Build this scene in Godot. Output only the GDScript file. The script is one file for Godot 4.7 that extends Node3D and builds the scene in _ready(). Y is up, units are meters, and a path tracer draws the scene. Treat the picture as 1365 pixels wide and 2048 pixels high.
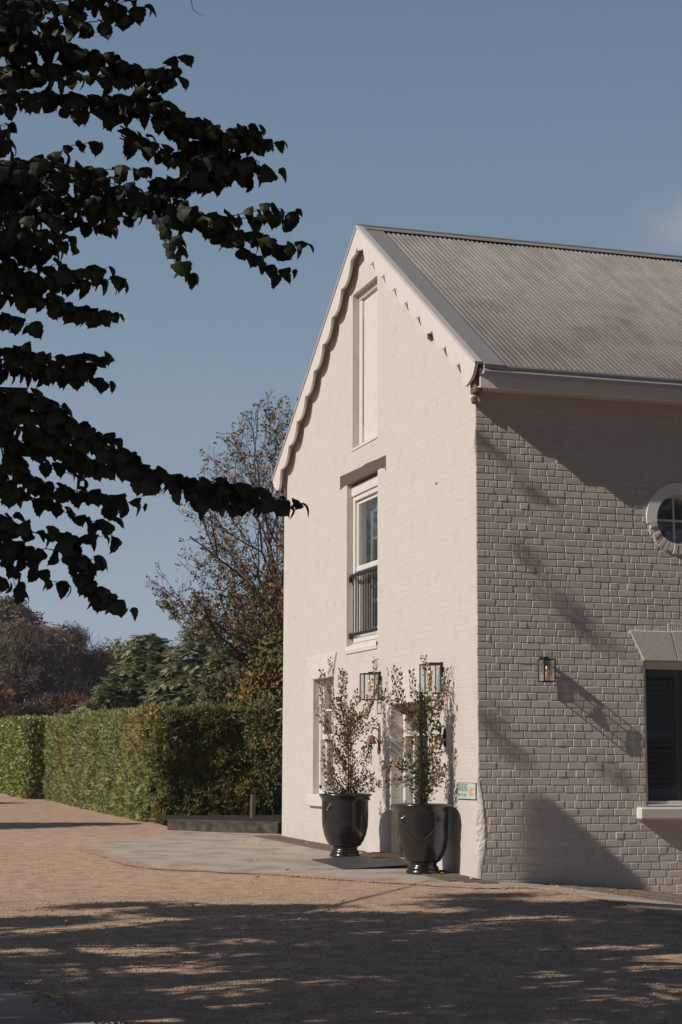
extends Node3D
# A white-painted brick house with a steep gable beside a gravel drive. The corner of the house is at x = 0, z = 0:
# the gable wall runs along -z in the plane x = 0, the long side wall along +x in the plane z = 0.

var rng := RandomNumberGenerator.new()
var M := {}
var used := {}
const ROOF_Z := -4.45
const ROOF_TOP := 9.53
const SLOPE := 0.66
const COURSE_LOW := 0.095
const COURSE_HIGH := 0.0882


# ---------------------------------------------------------------- mesh builder
class MB:
	var v := PackedVector3Array()
	var n := PackedVector3Array()
	var t := PackedVector2Array()
	var c := PackedColorArray()
	var tint := Color.WHITE
	var tinted := false

	func tri3(a: Vector3, b: Vector3, d: Vector3, na: Vector3, nb: Vector3, nd: Vector3, ua := Vector2.ZERO, ub := Vector2.ZERO, ud := Vector2.ZERO) -> void:
		if (d - a).cross(b - a).dot(na + nb + nd) < 0.0:
			v.append(a); v.append(d); v.append(b)
			n.append(na); n.append(nd); n.append(nb)
			t.append(ua); t.append(ud); t.append(ub)
		else:
			v.append(a); v.append(b); v.append(d)
			n.append(na); n.append(nb); n.append(nd)
			t.append(ua); t.append(ub); t.append(ud)
		if tinted:
			c.append(tint); c.append(tint); c.append(tint)

	func tri(a: Vector3, b: Vector3, d: Vector3, nn: Vector3) -> void:
		tri3(a, b, d, nn, nn, nn)

	func quad(a: Vector3, b: Vector3, d: Vector3, e: Vector3, out: Vector3) -> void:
		var k := (b - a).cross(d - a)
		if k.length_squared() < 1e-14:
			k = (d - a).cross(e - a)
		k = k.normalized()
		if k.dot(out) < 0.0:
			k = -k
		tri3(a, b, d, k, k, k, Vector2(0, 0), Vector2(1, 0), Vector2(1, 1))
		tri3(a, d, e, k, k, k, Vector2(0, 0), Vector2(1, 1), Vector2(0, 1))

	# a box between two corners with chamfered edges
	func box(lo: Vector3, hi: Vector3, bev := 0.0, xf := Transform3D()) -> void:
		var ctr := (lo + hi) * 0.5
		var h := ((hi - lo) * 0.5).abs()
		var b := minf(bev, minf(h.x, minf(h.y, h.z)) * 0.8)
		var bs := xf.basis
		for ax in 3:
			var e0 := Vector3.ZERO
			var e1 := Vector3.ZERO
			var e2 := Vector3.ZERO
			e0[ax] = 1.0
			e1[(ax + 1) % 3] = 1.0
			e2[(ax + 2) % 3] = 1.0
			var h0 := h[ax]
			var h1: float = h[(ax + 1) % 3]
			var h2: float = h[(ax + 2) % 3]
			for s in [-1.0, 1.0]:
				var p: Vector3 = ctr + e0 * (h0 * s)
				quad(xf * (p - e1 * (h1 - b) - e2 * (h2 - b)), xf * (p + e1 * (h1 - b) - e2 * (h2 - b)), xf * (p + e1 * (h1 - b) + e2 * (h2 - b)), xf * (p - e1 * (h1 - b) + e2 * (h2 - b)), bs * (e0 * s))
			if b > 0.0:
				for s in [-1.0, 1.0]:
					for w in [-1.0, 1.0]:
						var q1: Vector3 = ctr + e1 * (s * h1) + e2 * (w * (h2 - b))
						var q2: Vector3 = ctr + e1 * (s * (h1 - b)) + e2 * (w * h2)
						var l: Vector3 = e0 * (h0 - b)
						quad(xf * (q1 - l), xf * (q1 + l), xf * (q2 + l), xf * (q2 - l), bs * (e1 * s + e2 * w))
		if b > 0.0:
			for sx in [-1.0, 1.0]:
				for sy in [-1.0, 1.0]:
					for sz in [-1.0, 1.0]:
						var sg := Vector3(sx, sy, sz)
						var o := (bs * sg).normalized()
						tri(xf * (ctr + sg * Vector3(h.x, h.y - b, h.z - b)), xf * (ctr + sg * Vector3(h.x - b, h.y, h.z - b)), xf * (ctr + sg * Vector3(h.x - b, h.y - b, h.z)), o)

	# a tapering tube through points, with smooth sides and closed ends
	func tube(p: Array, r: Array, seg := 8) -> void:
		var m := p.size()
		var rings := []
		var dirs := []
		var side := Vector3.ZERO
		for i in m:
			var d: Vector3 = (p[mini(i + 1, m - 1)] - p[maxi(i - 1, 0)])
			d = d.normalized() if d.length() > 1e-6 else Vector3.UP
			if i == 0:
				side = d.cross(Vector3(0.31, 0.9, 0.2)).normalized()
			side = (side - d * side.dot(d)).normalized()
			var up := d.cross(side)
			var ring := []
			for k in seg:
				var a := TAU * k / seg
				ring.append(side * cos(a) + up * sin(a))
			rings.append(ring)
			dirs.append(d)
		for i in m - 1:
			for k in seg:
				var k2 := (k + 1) % seg
				var a: Vector3 = rings[i][k]
				var b: Vector3 = rings[i][k2]
				var d: Vector3 = rings[i + 1][k2]
				var e: Vector3 = rings[i + 1][k]
				tri3(p[i] + a * r[i], p[i] + b * r[i], p[i + 1] + d * r[i + 1], a, b, d)
				tri3(p[i] + a * r[i], p[i + 1] + d * r[i + 1], p[i + 1] + e * r[i + 1], a, d, e)
		for e in [0, m - 1]:
			if r[e] > 0.002:
				var o: Vector3 = dirs[e] * (-1.0 if e == 0 else 1.0)
				for k in seg:
					tri(p[e], p[e] + rings[e][k] * r[e], p[e] + rings[e][(k + 1) % seg] * r[e], o)

	# a surface turned about the y axis: points are (radius, height) from the bottom up
	func lathe(pr: Array, seg := 32, at := Vector3.ZERO) -> void:
		for i in pr.size() - 1:
			var a: Vector2 = pr[i]
			var b: Vector2 = pr[i + 1]
			if a.distance_to(b) < 1e-6:
				continue
			var na := lnorm(pr, i)
			var nb := lnorm(pr, i + 1)
			for k in seg:
				var c0 := Vector2(cos(TAU * k / seg), sin(TAU * k / seg))
				var c1 := Vector2(cos(TAU * (k + 1) / seg), sin(TAU * (k + 1) / seg))
				var p0 := at + Vector3(c0.x * a.x, a.y, c0.y * a.x)
				var p1 := at + Vector3(c1.x * a.x, a.y, c1.y * a.x)
				var p2 := at + Vector3(c1.x * b.x, b.y, c1.y * b.x)
				var p3 := at + Vector3(c0.x * b.x, b.y, c0.y * b.x)
				var n0 := Vector3(c0.x * na.x, na.y, c0.y * na.x)
				var n1 := Vector3(c1.x * na.x, na.y, c1.y * na.x)
				var n2 := Vector3(c1.x * nb.x, nb.y, c1.y * nb.x)
				var n3 := Vector3(c0.x * nb.x, nb.y, c0.y * nb.x)
				if a.x > 1e-5:
					tri3(p0, p1, p2, n0, n1, n2)
				if b.x > 1e-5:
					tri3(p0, p2, p3, n0, n2, n3)

	func lnorm(pr: Array, i: int) -> Vector2:
		var o := Vector2.ZERO
		for k in [i - 1, i]:
			if k >= 0 and k < pr.size() - 1:
				var d: Vector2 = pr[k + 1] - pr[k]
				if d.length() > 1e-6:
					d = d.normalized()
					var g := Vector2(d.y, -d.x)
					if o == Vector2.ZERO or o.normalized().dot(g) > 0.55:
						o += g
					elif k == i:
						o = g
		return o.normalized()

	# a grid of points with smooth normals; out tells which side is the front
	func grid(p: Array, out: Vector3) -> void:
		var rows := p.size()
		var cols: int = p[0].size()
		var nn := []
		for i in rows:
			var row := []
			for j in cols:
				var dx: Vector3 = p[i][mini(j + 1, cols - 1)] - p[i][maxi(j - 1, 0)]
				var dy: Vector3 = p[mini(i + 1, rows - 1)][j] - p[maxi(i - 1, 0)][j]
				var k := dx.cross(dy).normalized()
				row.append(k if k.dot(out) >= 0.0 else -k)
			nn.append(row)
		for i in rows - 1:
			for j in cols - 1:
				var ua := Vector2(float(j) / (cols - 1), float(i) / (rows - 1))
				var ub := Vector2(float(j + 1) / (cols - 1), float(i) / (rows - 1))
				var uc := Vector2(float(j + 1) / (cols - 1), float(i + 1) / (rows - 1))
				var ud := Vector2(float(j) / (cols - 1), float(i + 1) / (rows - 1))
				tri3(p[i][j], p[i][j + 1], p[i + 1][j + 1], nn[i][j], nn[i][j + 1], nn[i + 1][j + 1], ua, ub, uc)
				tri3(p[i][j], p[i + 1][j + 1], p[i + 1][j], nn[i][j], nn[i + 1][j + 1], nn[i + 1][j], ua, uc, ud)

	# a flat outline given thickness: pts in 2-D, placed by origin + x * u + y * w, pushed out by d
	func slab(pts: PackedVector2Array, o: Vector3, u: Vector3, w: Vector3, d: Vector3) -> void:
		var idx := Geometry2D.triangulate_polygon(pts)
		for i in range(0, idx.size(), 3):
			var q := []
			for k in 3:
				var s := pts[idx[i + k]]
				q.append(o + u * s.x + w * s.y)
			tri(q[0] + d, q[1] + d, q[2] + d, d.normalized())
			tri(q[0], q[1], q[2], -d.normalized())
		var cen := Vector2.ZERO
		var cw := Geometry2D.is_polygon_clockwise(pts)
		for i in pts.size():
			var a := pts[i]
			var b := pts[(i + 1) % pts.size()]
			var e := (b - a).normalized()
			var side := Vector2(-e.y, e.x) if cw else Vector2(e.y, -e.x)
			var pa := o + u * a.x + w * a.y
			var pb := o + u * b.x + w * b.y
			quad(pa, pb, pb + d, pa + d, u * side.x + w * side.y)

	func add(o: MB, xf: Transform3D) -> void:
		var nb := xf.basis.inverse().transposed()
		var flip := xf.basis.determinant() < 0.0
		for i in range(0, o.v.size(), 3):
			for k in [0, 2, 1] if flip else [0, 1, 2]:
				v.append(xf * o.v[i + k])
				n.append((nb * o.n[i + k]).normalized())
				t.append(o.t[i + k])
				if tinted:
					c.append(tint)

	func mesh() -> ArrayMesh:
		var a := []
		a.resize(Mesh.ARRAY_MAX)
		a[Mesh.ARRAY_VERTEX] = v
		a[Mesh.ARRAY_NORMAL] = n
		a[Mesh.ARRAY_TEX_UV] = t
		if tinted:
			a[Mesh.ARRAY_COLOR] = c
		var m := ArrayMesh.new()
		m.add_surface_from_arrays(Mesh.PRIMITIVE_TRIANGLES, a)
		return m


# ---------------------------------------------------------------- nodes, names and labels
func numbered(called: String, parent: Node) -> String:
	var key := "%d/%s" % [parent.get_instance_id(), called]
	var k: int = used.get(key, 0)
	used[key] = k + 1
	return called if k == 0 else "%s_%03d" % [called, k]


func tag(o: Node, label: String, category := "", group := "", kind := "") -> Node:
	if label:
		o.set_meta("label", label)
	if category:
		o.set_meta("category", category)
	if group:
		o.set_meta("group", group)
	if kind:
		o.set_meta("kind", kind)
	return o


func thing(called: String, label: String, category: String, at := Vector3.ZERO, turn := 0.0, group := "") -> Node3D:
	var o := Node3D.new()
	o.name = numbered(called, self)
	add_child(o, true)
	o.position = at
	o.rotation.y = turn
	tag(o, label, category, group)
	return o


func put(called: String, shape, m: Material, parent: Node = self) -> MeshInstance3D:
	var o := MeshInstance3D.new()
	o.name = numbered(called, parent)
	o.mesh = shape.mesh() if shape is MB else shape
	o.material_override = m
	parent.add_child(o, true)
	return o


func many(called: String, shape: Mesh, m: Material, where: Array, tints: Array, parent: Node = self) -> MultiMeshInstance3D:
	var mm := MultiMesh.new()
	mm.transform_format = MultiMesh.TRANSFORM_3D
	mm.use_colors = tints.size() > 0
	mm.mesh = shape
	mm.instance_count = where.size()
	for i in where.size():
		mm.set_instance_transform(i, where[i])
		if tints.size() > 0:
			mm.set_instance_color(i, tints[i % tints.size()])
	var o := MultiMeshInstance3D.new()
	o.name = numbered(called, parent)
	o.multimesh = mm
	o.material_override = m
	o.set_meta("kind", "stuff")
	parent.add_child(o, true)
	return o


func copy_of(o: Node3D, at: Vector3, turn: float, label: String, group := "") -> Node3D:
	var c: Node3D = o.duplicate()
	c.name = numbered(String(o.name), self)
	add_child(c, true)
	c.position = at
	c.rotation.y = turn
	tag(c, label, "", group)
	return c


# ---------------------------------------------------------------- materials
func lin(r: float, g: float, b: float) -> Color:
	return Color(r, g, b).linear_to_srgb()


func noise(freq: float, oct := 3, kind := FastNoiseLite.TYPE_SIMPLEX_SMOOTH, s := 1) -> FastNoiseLite:
	var f := FastNoiseLite.new()
	f.seed = s
	f.noise_type = kind
	f.frequency = freq
	f.fractal_octaves = oct
	return f


func ntex(f: FastNoiseLite, ramp: Array, size := 512) -> NoiseTexture2D:
	var x := NoiseTexture2D.new()
	x.width = size
	x.height = size
	x.seamless = true
	x.noise = f
	if ramp.size():
		var g := Gradient.new()
		var off := PackedFloat32Array()
		var col := PackedColorArray()
		for k in ramp:
			off.append(k[0])
			col.append(k[1] if k[1] is Color else Color(k[1], k[1], k[1]))
		g.offsets = off
		g.colors = col
		x.color_ramp = g
	return x


func mat(c: Color, rough: float, tex: Texture2D = null, tile := 1.0, bump: Texture2D = null, relief := 0.0) -> StandardMaterial3D:
	var m := StandardMaterial3D.new()
	m.albedo_color = c
	m.roughness = rough
	m.uv1_triplanar = tex != null or bump != null
	m.uv1_world_triplanar = m.uv1_triplanar
	m.uv1_scale = Vector3.ONE / tile
	if tex:
		m.albedo_texture = tex
	if bump:
		m.heightmap_enabled = true
		m.heightmap_texture = bump
		m.heightmap_scale = relief
	return m


func leafy(c: Color, rough := 0.6, through := 0.35) -> StandardMaterial3D:
	var m := StandardMaterial3D.new()
	m.albedo_color = c
	m.roughness = rough
	m.metallic_specular = 0.35
	m.vertex_color_use_as_albedo = true
	m.cull_mode = BaseMaterial3D.CULL_DISABLED
	m.backlight_enabled = true
	m.backlight = Color(0.5, 0.62, 0.3) * through
	return m


func glass(a: float) -> StandardMaterial3D:
	var m := StandardMaterial3D.new()
	m.transparency = BaseMaterial3D.TRANSPARENCY_ALPHA
	m.albedo_color = Color(0.9, 0.95, 0.95, a)
	m.roughness = 0.03
	return m


func tints(r0: float, r1: float, hue := 0.12, count := 40) -> Array:
	var o := []
	for i in count:
		var k := rng.randf_range(r0, r1)
		o.append(Color(k * (1.0 + rng.randf_range(-hue, hue)), k, k * (1.0 + rng.randf_range(-hue, hue))))
	return o


func materials() -> void:
	var grit := ntex(noise(0.09, 4, FastNoiseLite.TYPE_SIMPLEX, 3), [])
	var fine := ntex(noise(0.03, 5, FastNoiseLite.TYPE_SIMPLEX, 4), [])
	var stain := ntex(noise(0.008, 5, FastNoiseLite.TYPE_SIMPLEX, 5), [[0.0, Color(0.955, 0.945, 0.935)], [0.3, Color(0.99, 0.988, 0.985)], [1.0, Color(1, 1, 1)]])
	M.wall = mat(lin(0.58, 0.545, 0.507), 0.75, stain, 2.3, fine, 0.05)
	M.brick = mat(lin(0.58, 0.545, 0.507), 0.75, stain, 2.3, grit, 0.11)
	M.brick.uv1_scale = Vector3.ONE * 0.9
	M.gable_brick = mat(lin(0.58, 0.545, 0.507), 0.75, stain, 2.3, fine, 0.05)
	M.trim = mat(lin(0.66, 0.62, 0.59), 0.55, stain, 1.1, fine, 0.12)
	M.sash = mat(lin(0.68, 0.65, 0.63), 0.45)
	M.soft_grey = mat(lin(0.22, 0.2, 0.18), 0.6)
	M.inside = mat(lin(0.06, 0.055, 0.05), 0.9)
	M.added_dark_sheet = mat(lin(0.045, 0.042, 0.04), 0.9)  # near-black sheet added behind the gable panes to set their tone
	M.shutter = mat(lin(0.035, 0.045, 0.055), 0.45)
	M.glass = glass(0.03)
	M.lamp_glass = glass(0.06)
	M.amber = StandardMaterial3D.new()
	M.amber.albedo_color = lin(0.85, 0.42, 0.14)
	M.amber.roughness = 0.25
	M.amber.backlight_enabled = true
	M.amber.backlight = Color(0.9, 0.5, 0.2)
	M.pale_amber = M.amber.duplicate()
	M.pale_amber.albedo_color = lin(0.78, 0.56, 0.34)
	M.brass = mat(lin(0.55, 0.38, 0.14), 0.35)
	M.brass.metallic = 0.8
	M.black = mat(lin(0.013, 0.0125, 0.012), 0.4)
	M.iron = mat(lin(0.02, 0.019, 0.018), 0.55, null, 0.3, grit, 0.05)
	M.copper = mat(lin(0.36, 0.18, 0.14), 0.5, ntex(noise(0.02, 4, FastNoiseLite.TYPE_SIMPLEX, 8), [[0.2, 0.6], [0.8, 1.0]], 256), 0.3)
	M.rope = mat(lin(0.5, 0.43, 0.33), 0.9)
	var glaze_spots := ntex(noise(0.02, 4, FastNoiseLite.TYPE_SIMPLEX, 9), [[0.0, Color(0.7, 0.7, 0.72)], [0.6, Color(0.95, 0.93, 0.9)], [1.0, Color(1, 1, 1)]], 256)
	M.glaze = mat(lin(0.013, 0.012, 0.011), 0.28, glaze_spots, 0.8, fine, 0.05)
	M.glaze.clearcoat_enabled = true
	M.glaze.clearcoat = 0.8
	M.glaze.clearcoat_roughness = 0.16
	M.soil = mat(lin(0.05, 0.035, 0.025), 1.0, null, 0.4, grit, 2.0)
	var grain := ntex(noise(0.02, 4, FastNoiseLite.TYPE_SIMPLEX, 11), [[0.25, 0.55], [0.75, 1.0]])
	M.old_timber = mat(lin(0.30, 0.235, 0.20), 0.85, grain, 0.5, fine, 1.2)
	M.old_timber.uv1_scale = Vector3(2.0, 14.0, 2.0)
	M.raw_timber = mat(lin(0.34, 0.235, 0.16), 0.85, grain, 0.4, grit, 0.8)
	M.sleeper = mat(lin(0.10, 0.082, 0.062), 0.9, grain, 2.4, fine, 0.3)
	M.board = mat(lin(0.30, 0.215, 0.16), 0.85, grain, 0.9, fine, 0.5)
	M.paling = mat(lin(0.16, 0.16, 0.165), 0.9, grain, 0.9)
	M.rubber = mat(lin(0.075, 0.07, 0.07), 0.6, ntex(noise(0.015, 4, FastNoiseLite.TYPE_SIMPLEX, 12), [[0.2, 0.75], [0.8, 1.0]], 256), 0.8)
	M.coir = mat(lin(0.33, 0.18, 0.075), 1.0, ntex(noise(0.08, 3, FastNoiseLite.TYPE_SIMPLEX, 13), [[0.2, 0.5], [0.8, 1.0]], 256), 0.25, grit, 1.0)
	M.mint = mat(lin(0.52, 0.60, 0.53), 0.45)
	M.ink = mat(lin(0.05, 0.06, 0.055), 0.6)
	M.orange = mat(lin(0.78, 0.26, 0.12), 0.6)
	# ground
	var pebble := ntex(noise(0.075, 3, FastNoiseLite.TYPE_CELLULAR, 21), [[0.0, Color(0.70, 0.66, 0.64)], [0.3, Color(0.90, 0.88, 0.86)], [0.55, Color(1, 0.99, 0.97)], [0.8, Color(0.93, 0.90, 0.87)], [1.0, Color(0.68, 0.62, 0.58)]], 1024)
	var pebble_h := ntex(noise(0.075, 3, FastNoiseLite.TYPE_CELLULAR, 21), [], 1024)
	M.gravel = mat(lin(0.70, 0.505, 0.375), 0.95, pebble, 1.0, pebble_h, 1.6)
	M.gravel.detail_enabled = true
	M.gravel.detail_blend_mode = BaseMaterial3D.BLEND_MODE_MUL
	M.gravel.detail_albedo = ntex(noise(0.014, 4, FastNoiseLite.TYPE_SIMPLEX, 24), [[0.2, Color(0.88, 0.86, 0.85)], [0.5, Color(0.97, 0.965, 0.96)], [0.75, Color(1, 1, 1)]], 1024)
	M.gravel.detail_uv_layer = BaseMaterial3D.DETAIL_UV_2
	M.gravel.uv2_triplanar = true
	M.gravel.uv2_world_triplanar = true
	M.gravel.uv2_scale = Vector3.ONE / 6.0
	M.stone_bits = mat(lin(0.52, 0.37, 0.275), 0.9)
	M.stone_bits.vertex_color_use_as_albedo = true
	var screed := ntex(noise(0.006, 5, FastNoiseLite.TYPE_SIMPLEX, 22), [[0.1, Color(0.80, 0.79, 0.79)], [0.5, Color(0.94, 0.93, 0.92)], [1.0, Color(1, 0.98, 0.96)]])
	M.concrete = mat(lin(0.455, 0.38, 0.32), 0.85, screed, 2.6, fine, 0.3)
	M.paver = mat(lin(0.27, 0.18, 0.13), 0.9, ntex(noise(0.05, 4, FastNoiseLite.TYPE_SIMPLEX, 23), [[0.2, 0.6], [0.8, 1.0]], 256), 0.5, grit, 0.6)
	M.hill = mat(lin(0.17, 0.115, 0.07), 1.0, ntex(noise(0.03, 5, FastNoiseLite.TYPE_SIMPLEX, 25), [[0.2, Color(0.55, 0.6, 0.5)], [0.8, Color(1, 1, 1)]], 256), 14.0)
	# roof: zinc sheet with rust-brown dirt gathered in patches and streaks along the slope
	var im := Image.create(512, 512, false, Image.FORMAT_RGB8)
	var f1 := noise(0.012, 4, FastNoiseLite.TYPE_SIMPLEX, 31)
	var f2 := noise(0.05, 3, FastNoiseLite.TYPE_SIMPLEX, 32)
	var f3 := noise(0.2, 2, FastNoiseLite.TYPE_SIMPLEX, 33)
	for y in 512:
		var down := y / 511.0
		for x in 512:
			var streak := f2.get_noise_2d(x * 1.6, y * 0.12)
			var patch := f1.get_noise_2d(x, y * 0.8)
			var dirt := clampf(smoothstep(0.35, 0.95, down + 0.3 * patch) * (0.6 + 0.28 * patch + 0.5 * streak), 0.0, 1.0)
			var k := 0.86 + 0.07 * patch + 0.07 * streak + 0.07 * f3.get_noise_2d(x, y)
			var col := Color(k, k * 0.985, k * 0.97).lerp(Color(0.48, 0.44, 0.42), dirt * 0.6)
			im.set_pixel(x, y, col)
	M.roof = StandardMaterial3D.new()
	M.roof.albedo_color = lin(0.335, 0.317, 0.30)
	M.roof.albedo_texture = ImageTexture.create_from_image(im)
	M.roof.roughness = 0.55
	M.flashing = mat(lin(0.25, 0.238, 0.232), 0.5, stain, 1.5)
	M.cap = mat(lin(0.48, 0.44, 0.43), 0.6, stain, 0.7)
	M.gutter = mat(lin(0.42, 0.44, 0.46), 0.4)
	M.gloss_white = mat(lin(0.84, 0.83, 0.83), 0.3)
	M.clay = mat(lin(0.42, 0.27, 0.19), 0.9)
	# plants
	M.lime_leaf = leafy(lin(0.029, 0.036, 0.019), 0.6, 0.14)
	M.bark = mat(lin(0.055, 0.045, 0.037), 0.95, grain, 0.5, grit, 1.5)
	M.twig = mat(lin(0.06, 0.045, 0.035), 0.9)
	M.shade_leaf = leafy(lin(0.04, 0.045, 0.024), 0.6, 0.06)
	M.shrub_leaf = leafy(lin(0.165, 0.16, 0.07), 0.45, 0.5)
	M.shrub_stem = mat(lin(0.11, 0.085, 0.055), 0.9)
	M.cane = mat(lin(0.42, 0.34, 0.22), 0.8)
	M.petal = leafy(lin(0.62, 0.25, 0.24), 0.7, 0.5)
	M.white_petal = leafy(lin(0.72, 0.64, 0.58), 0.7, 0.5)
	M.autumn_leaf = leafy(lin(0.185, 0.135, 0.09), 0.7, 0.4)
	M.conifer_leaf = leafy(lin(0.28, 0.285, 0.16), 0.8, 0.35)
	M.hedge_leaf = leafy(lin(0.28, 0.295, 0.11), 0.7, 0.5)
	M.yew_leaf = leafy(lin(0.15, 0.15, 0.055), 0.65, 0.35)
	M.laurel_leaf = leafy(lin(0.27, 0.29, 0.10), 0.4, 0.5)
	M.core = mat(lin(0.016, 0.017, 0.009), 1.0)  # near-black filler between sprigs, stands for the dark inside
	M.brush_leaf = leafy(lin(0.205, 0.155, 0.11), 0.9, 0.3)
	M.red_leaf = leafy(lin(0.16, 0.085, 0.062), 0.9, 0.3)
	M.mixed_leaf = leafy(lin(0.14, 0.12, 0.055), 0.7, 0.4)
	M.fallen = leafy(lin(0.5, 0.31, 0.07), 0.8, 0.4)


# ---------------------------------------------------------------- the ground
func ramp(x: float, p: Array) -> float:
	for i in p.size() - 1:
		if x <= p[i + 1][0]:
			var k: float = clampf((x - p[i][0]) / (p[i + 1][0] - p[i][0]), 0.0, 1.0)
			return lerpf(p[i][1], p[i + 1][1], k)
	return p[-1][1]


func ground_y(x: float, z: float) -> float:
	var a := ramp(-z, [[0.0, 0.02], [3.3, 0.13], [9.0, 0.18], [22.0, 0.30], [40.0, 0.52], [70.0, 0.9], [120.0, 1.6]])
	if x > 0.0 and z > -0.5:
		a -= 0.078 * minf(x, 6.0) * minf(1.0, (z + 0.5) / 0.5)
	return a


func sheet(called: String, pts: Array, lift: float, m: Material, step := 0.35) -> MeshInstance3D:
	# a thin sheet that follows the ground inside a polygon given as (x, z)
	# edges are broken up a little, as where gravel has been kicked over them
	var poly := PackedVector2Array()
	for i in pts.size():
		var p0: Vector2 = pts[i]
		var p1: Vector2 = pts[(i + 1) % pts.size()]
		var n := maxi(1, int(p0.distance_to(p1) / 0.09))
		for k in n:
			var q := p0.lerp(p1, float(k) / n)
			poly.append(q + (p1 - p0).orthogonal().normalized() * (rng.randf_range(-1, 1) * 0.018 + 0.03 * sin(q.x * 5.0 + q.y * 7.0)))
	var lo := poly[0]
	var hi := poly[0]
	for p in poly:
		lo = lo.min(p)
		hi = hi.max(p)
	var b := MB.new()
	var nx := int(ceil((hi.x - lo.x) / step))
	var nz := int(ceil((hi.y - lo.y) / step))
	for i in nx:
		for j in nz:
			var c := lo + Vector2(i, j) * step
			var cell := PackedVector2Array([c, c + Vector2(step, 0), c + Vector2(step, step), c + Vector2(0, step)])
			for part in Geometry2D.intersect_polygons(cell, poly):
				var idx := Geometry2D.triangulate_polygon(part)
				for k in range(0, idx.size(), 3):
					var q := []
					for e in 3:
						var s: Vector2 = part[idx[k + e]]
						q.append(Vector3(s.x, ground_y(s.x, s.y) + lift, s.y))
					b.tri(q[0], q[1], q[2], Vector3.UP)
	return put(called, b, m)


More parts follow.
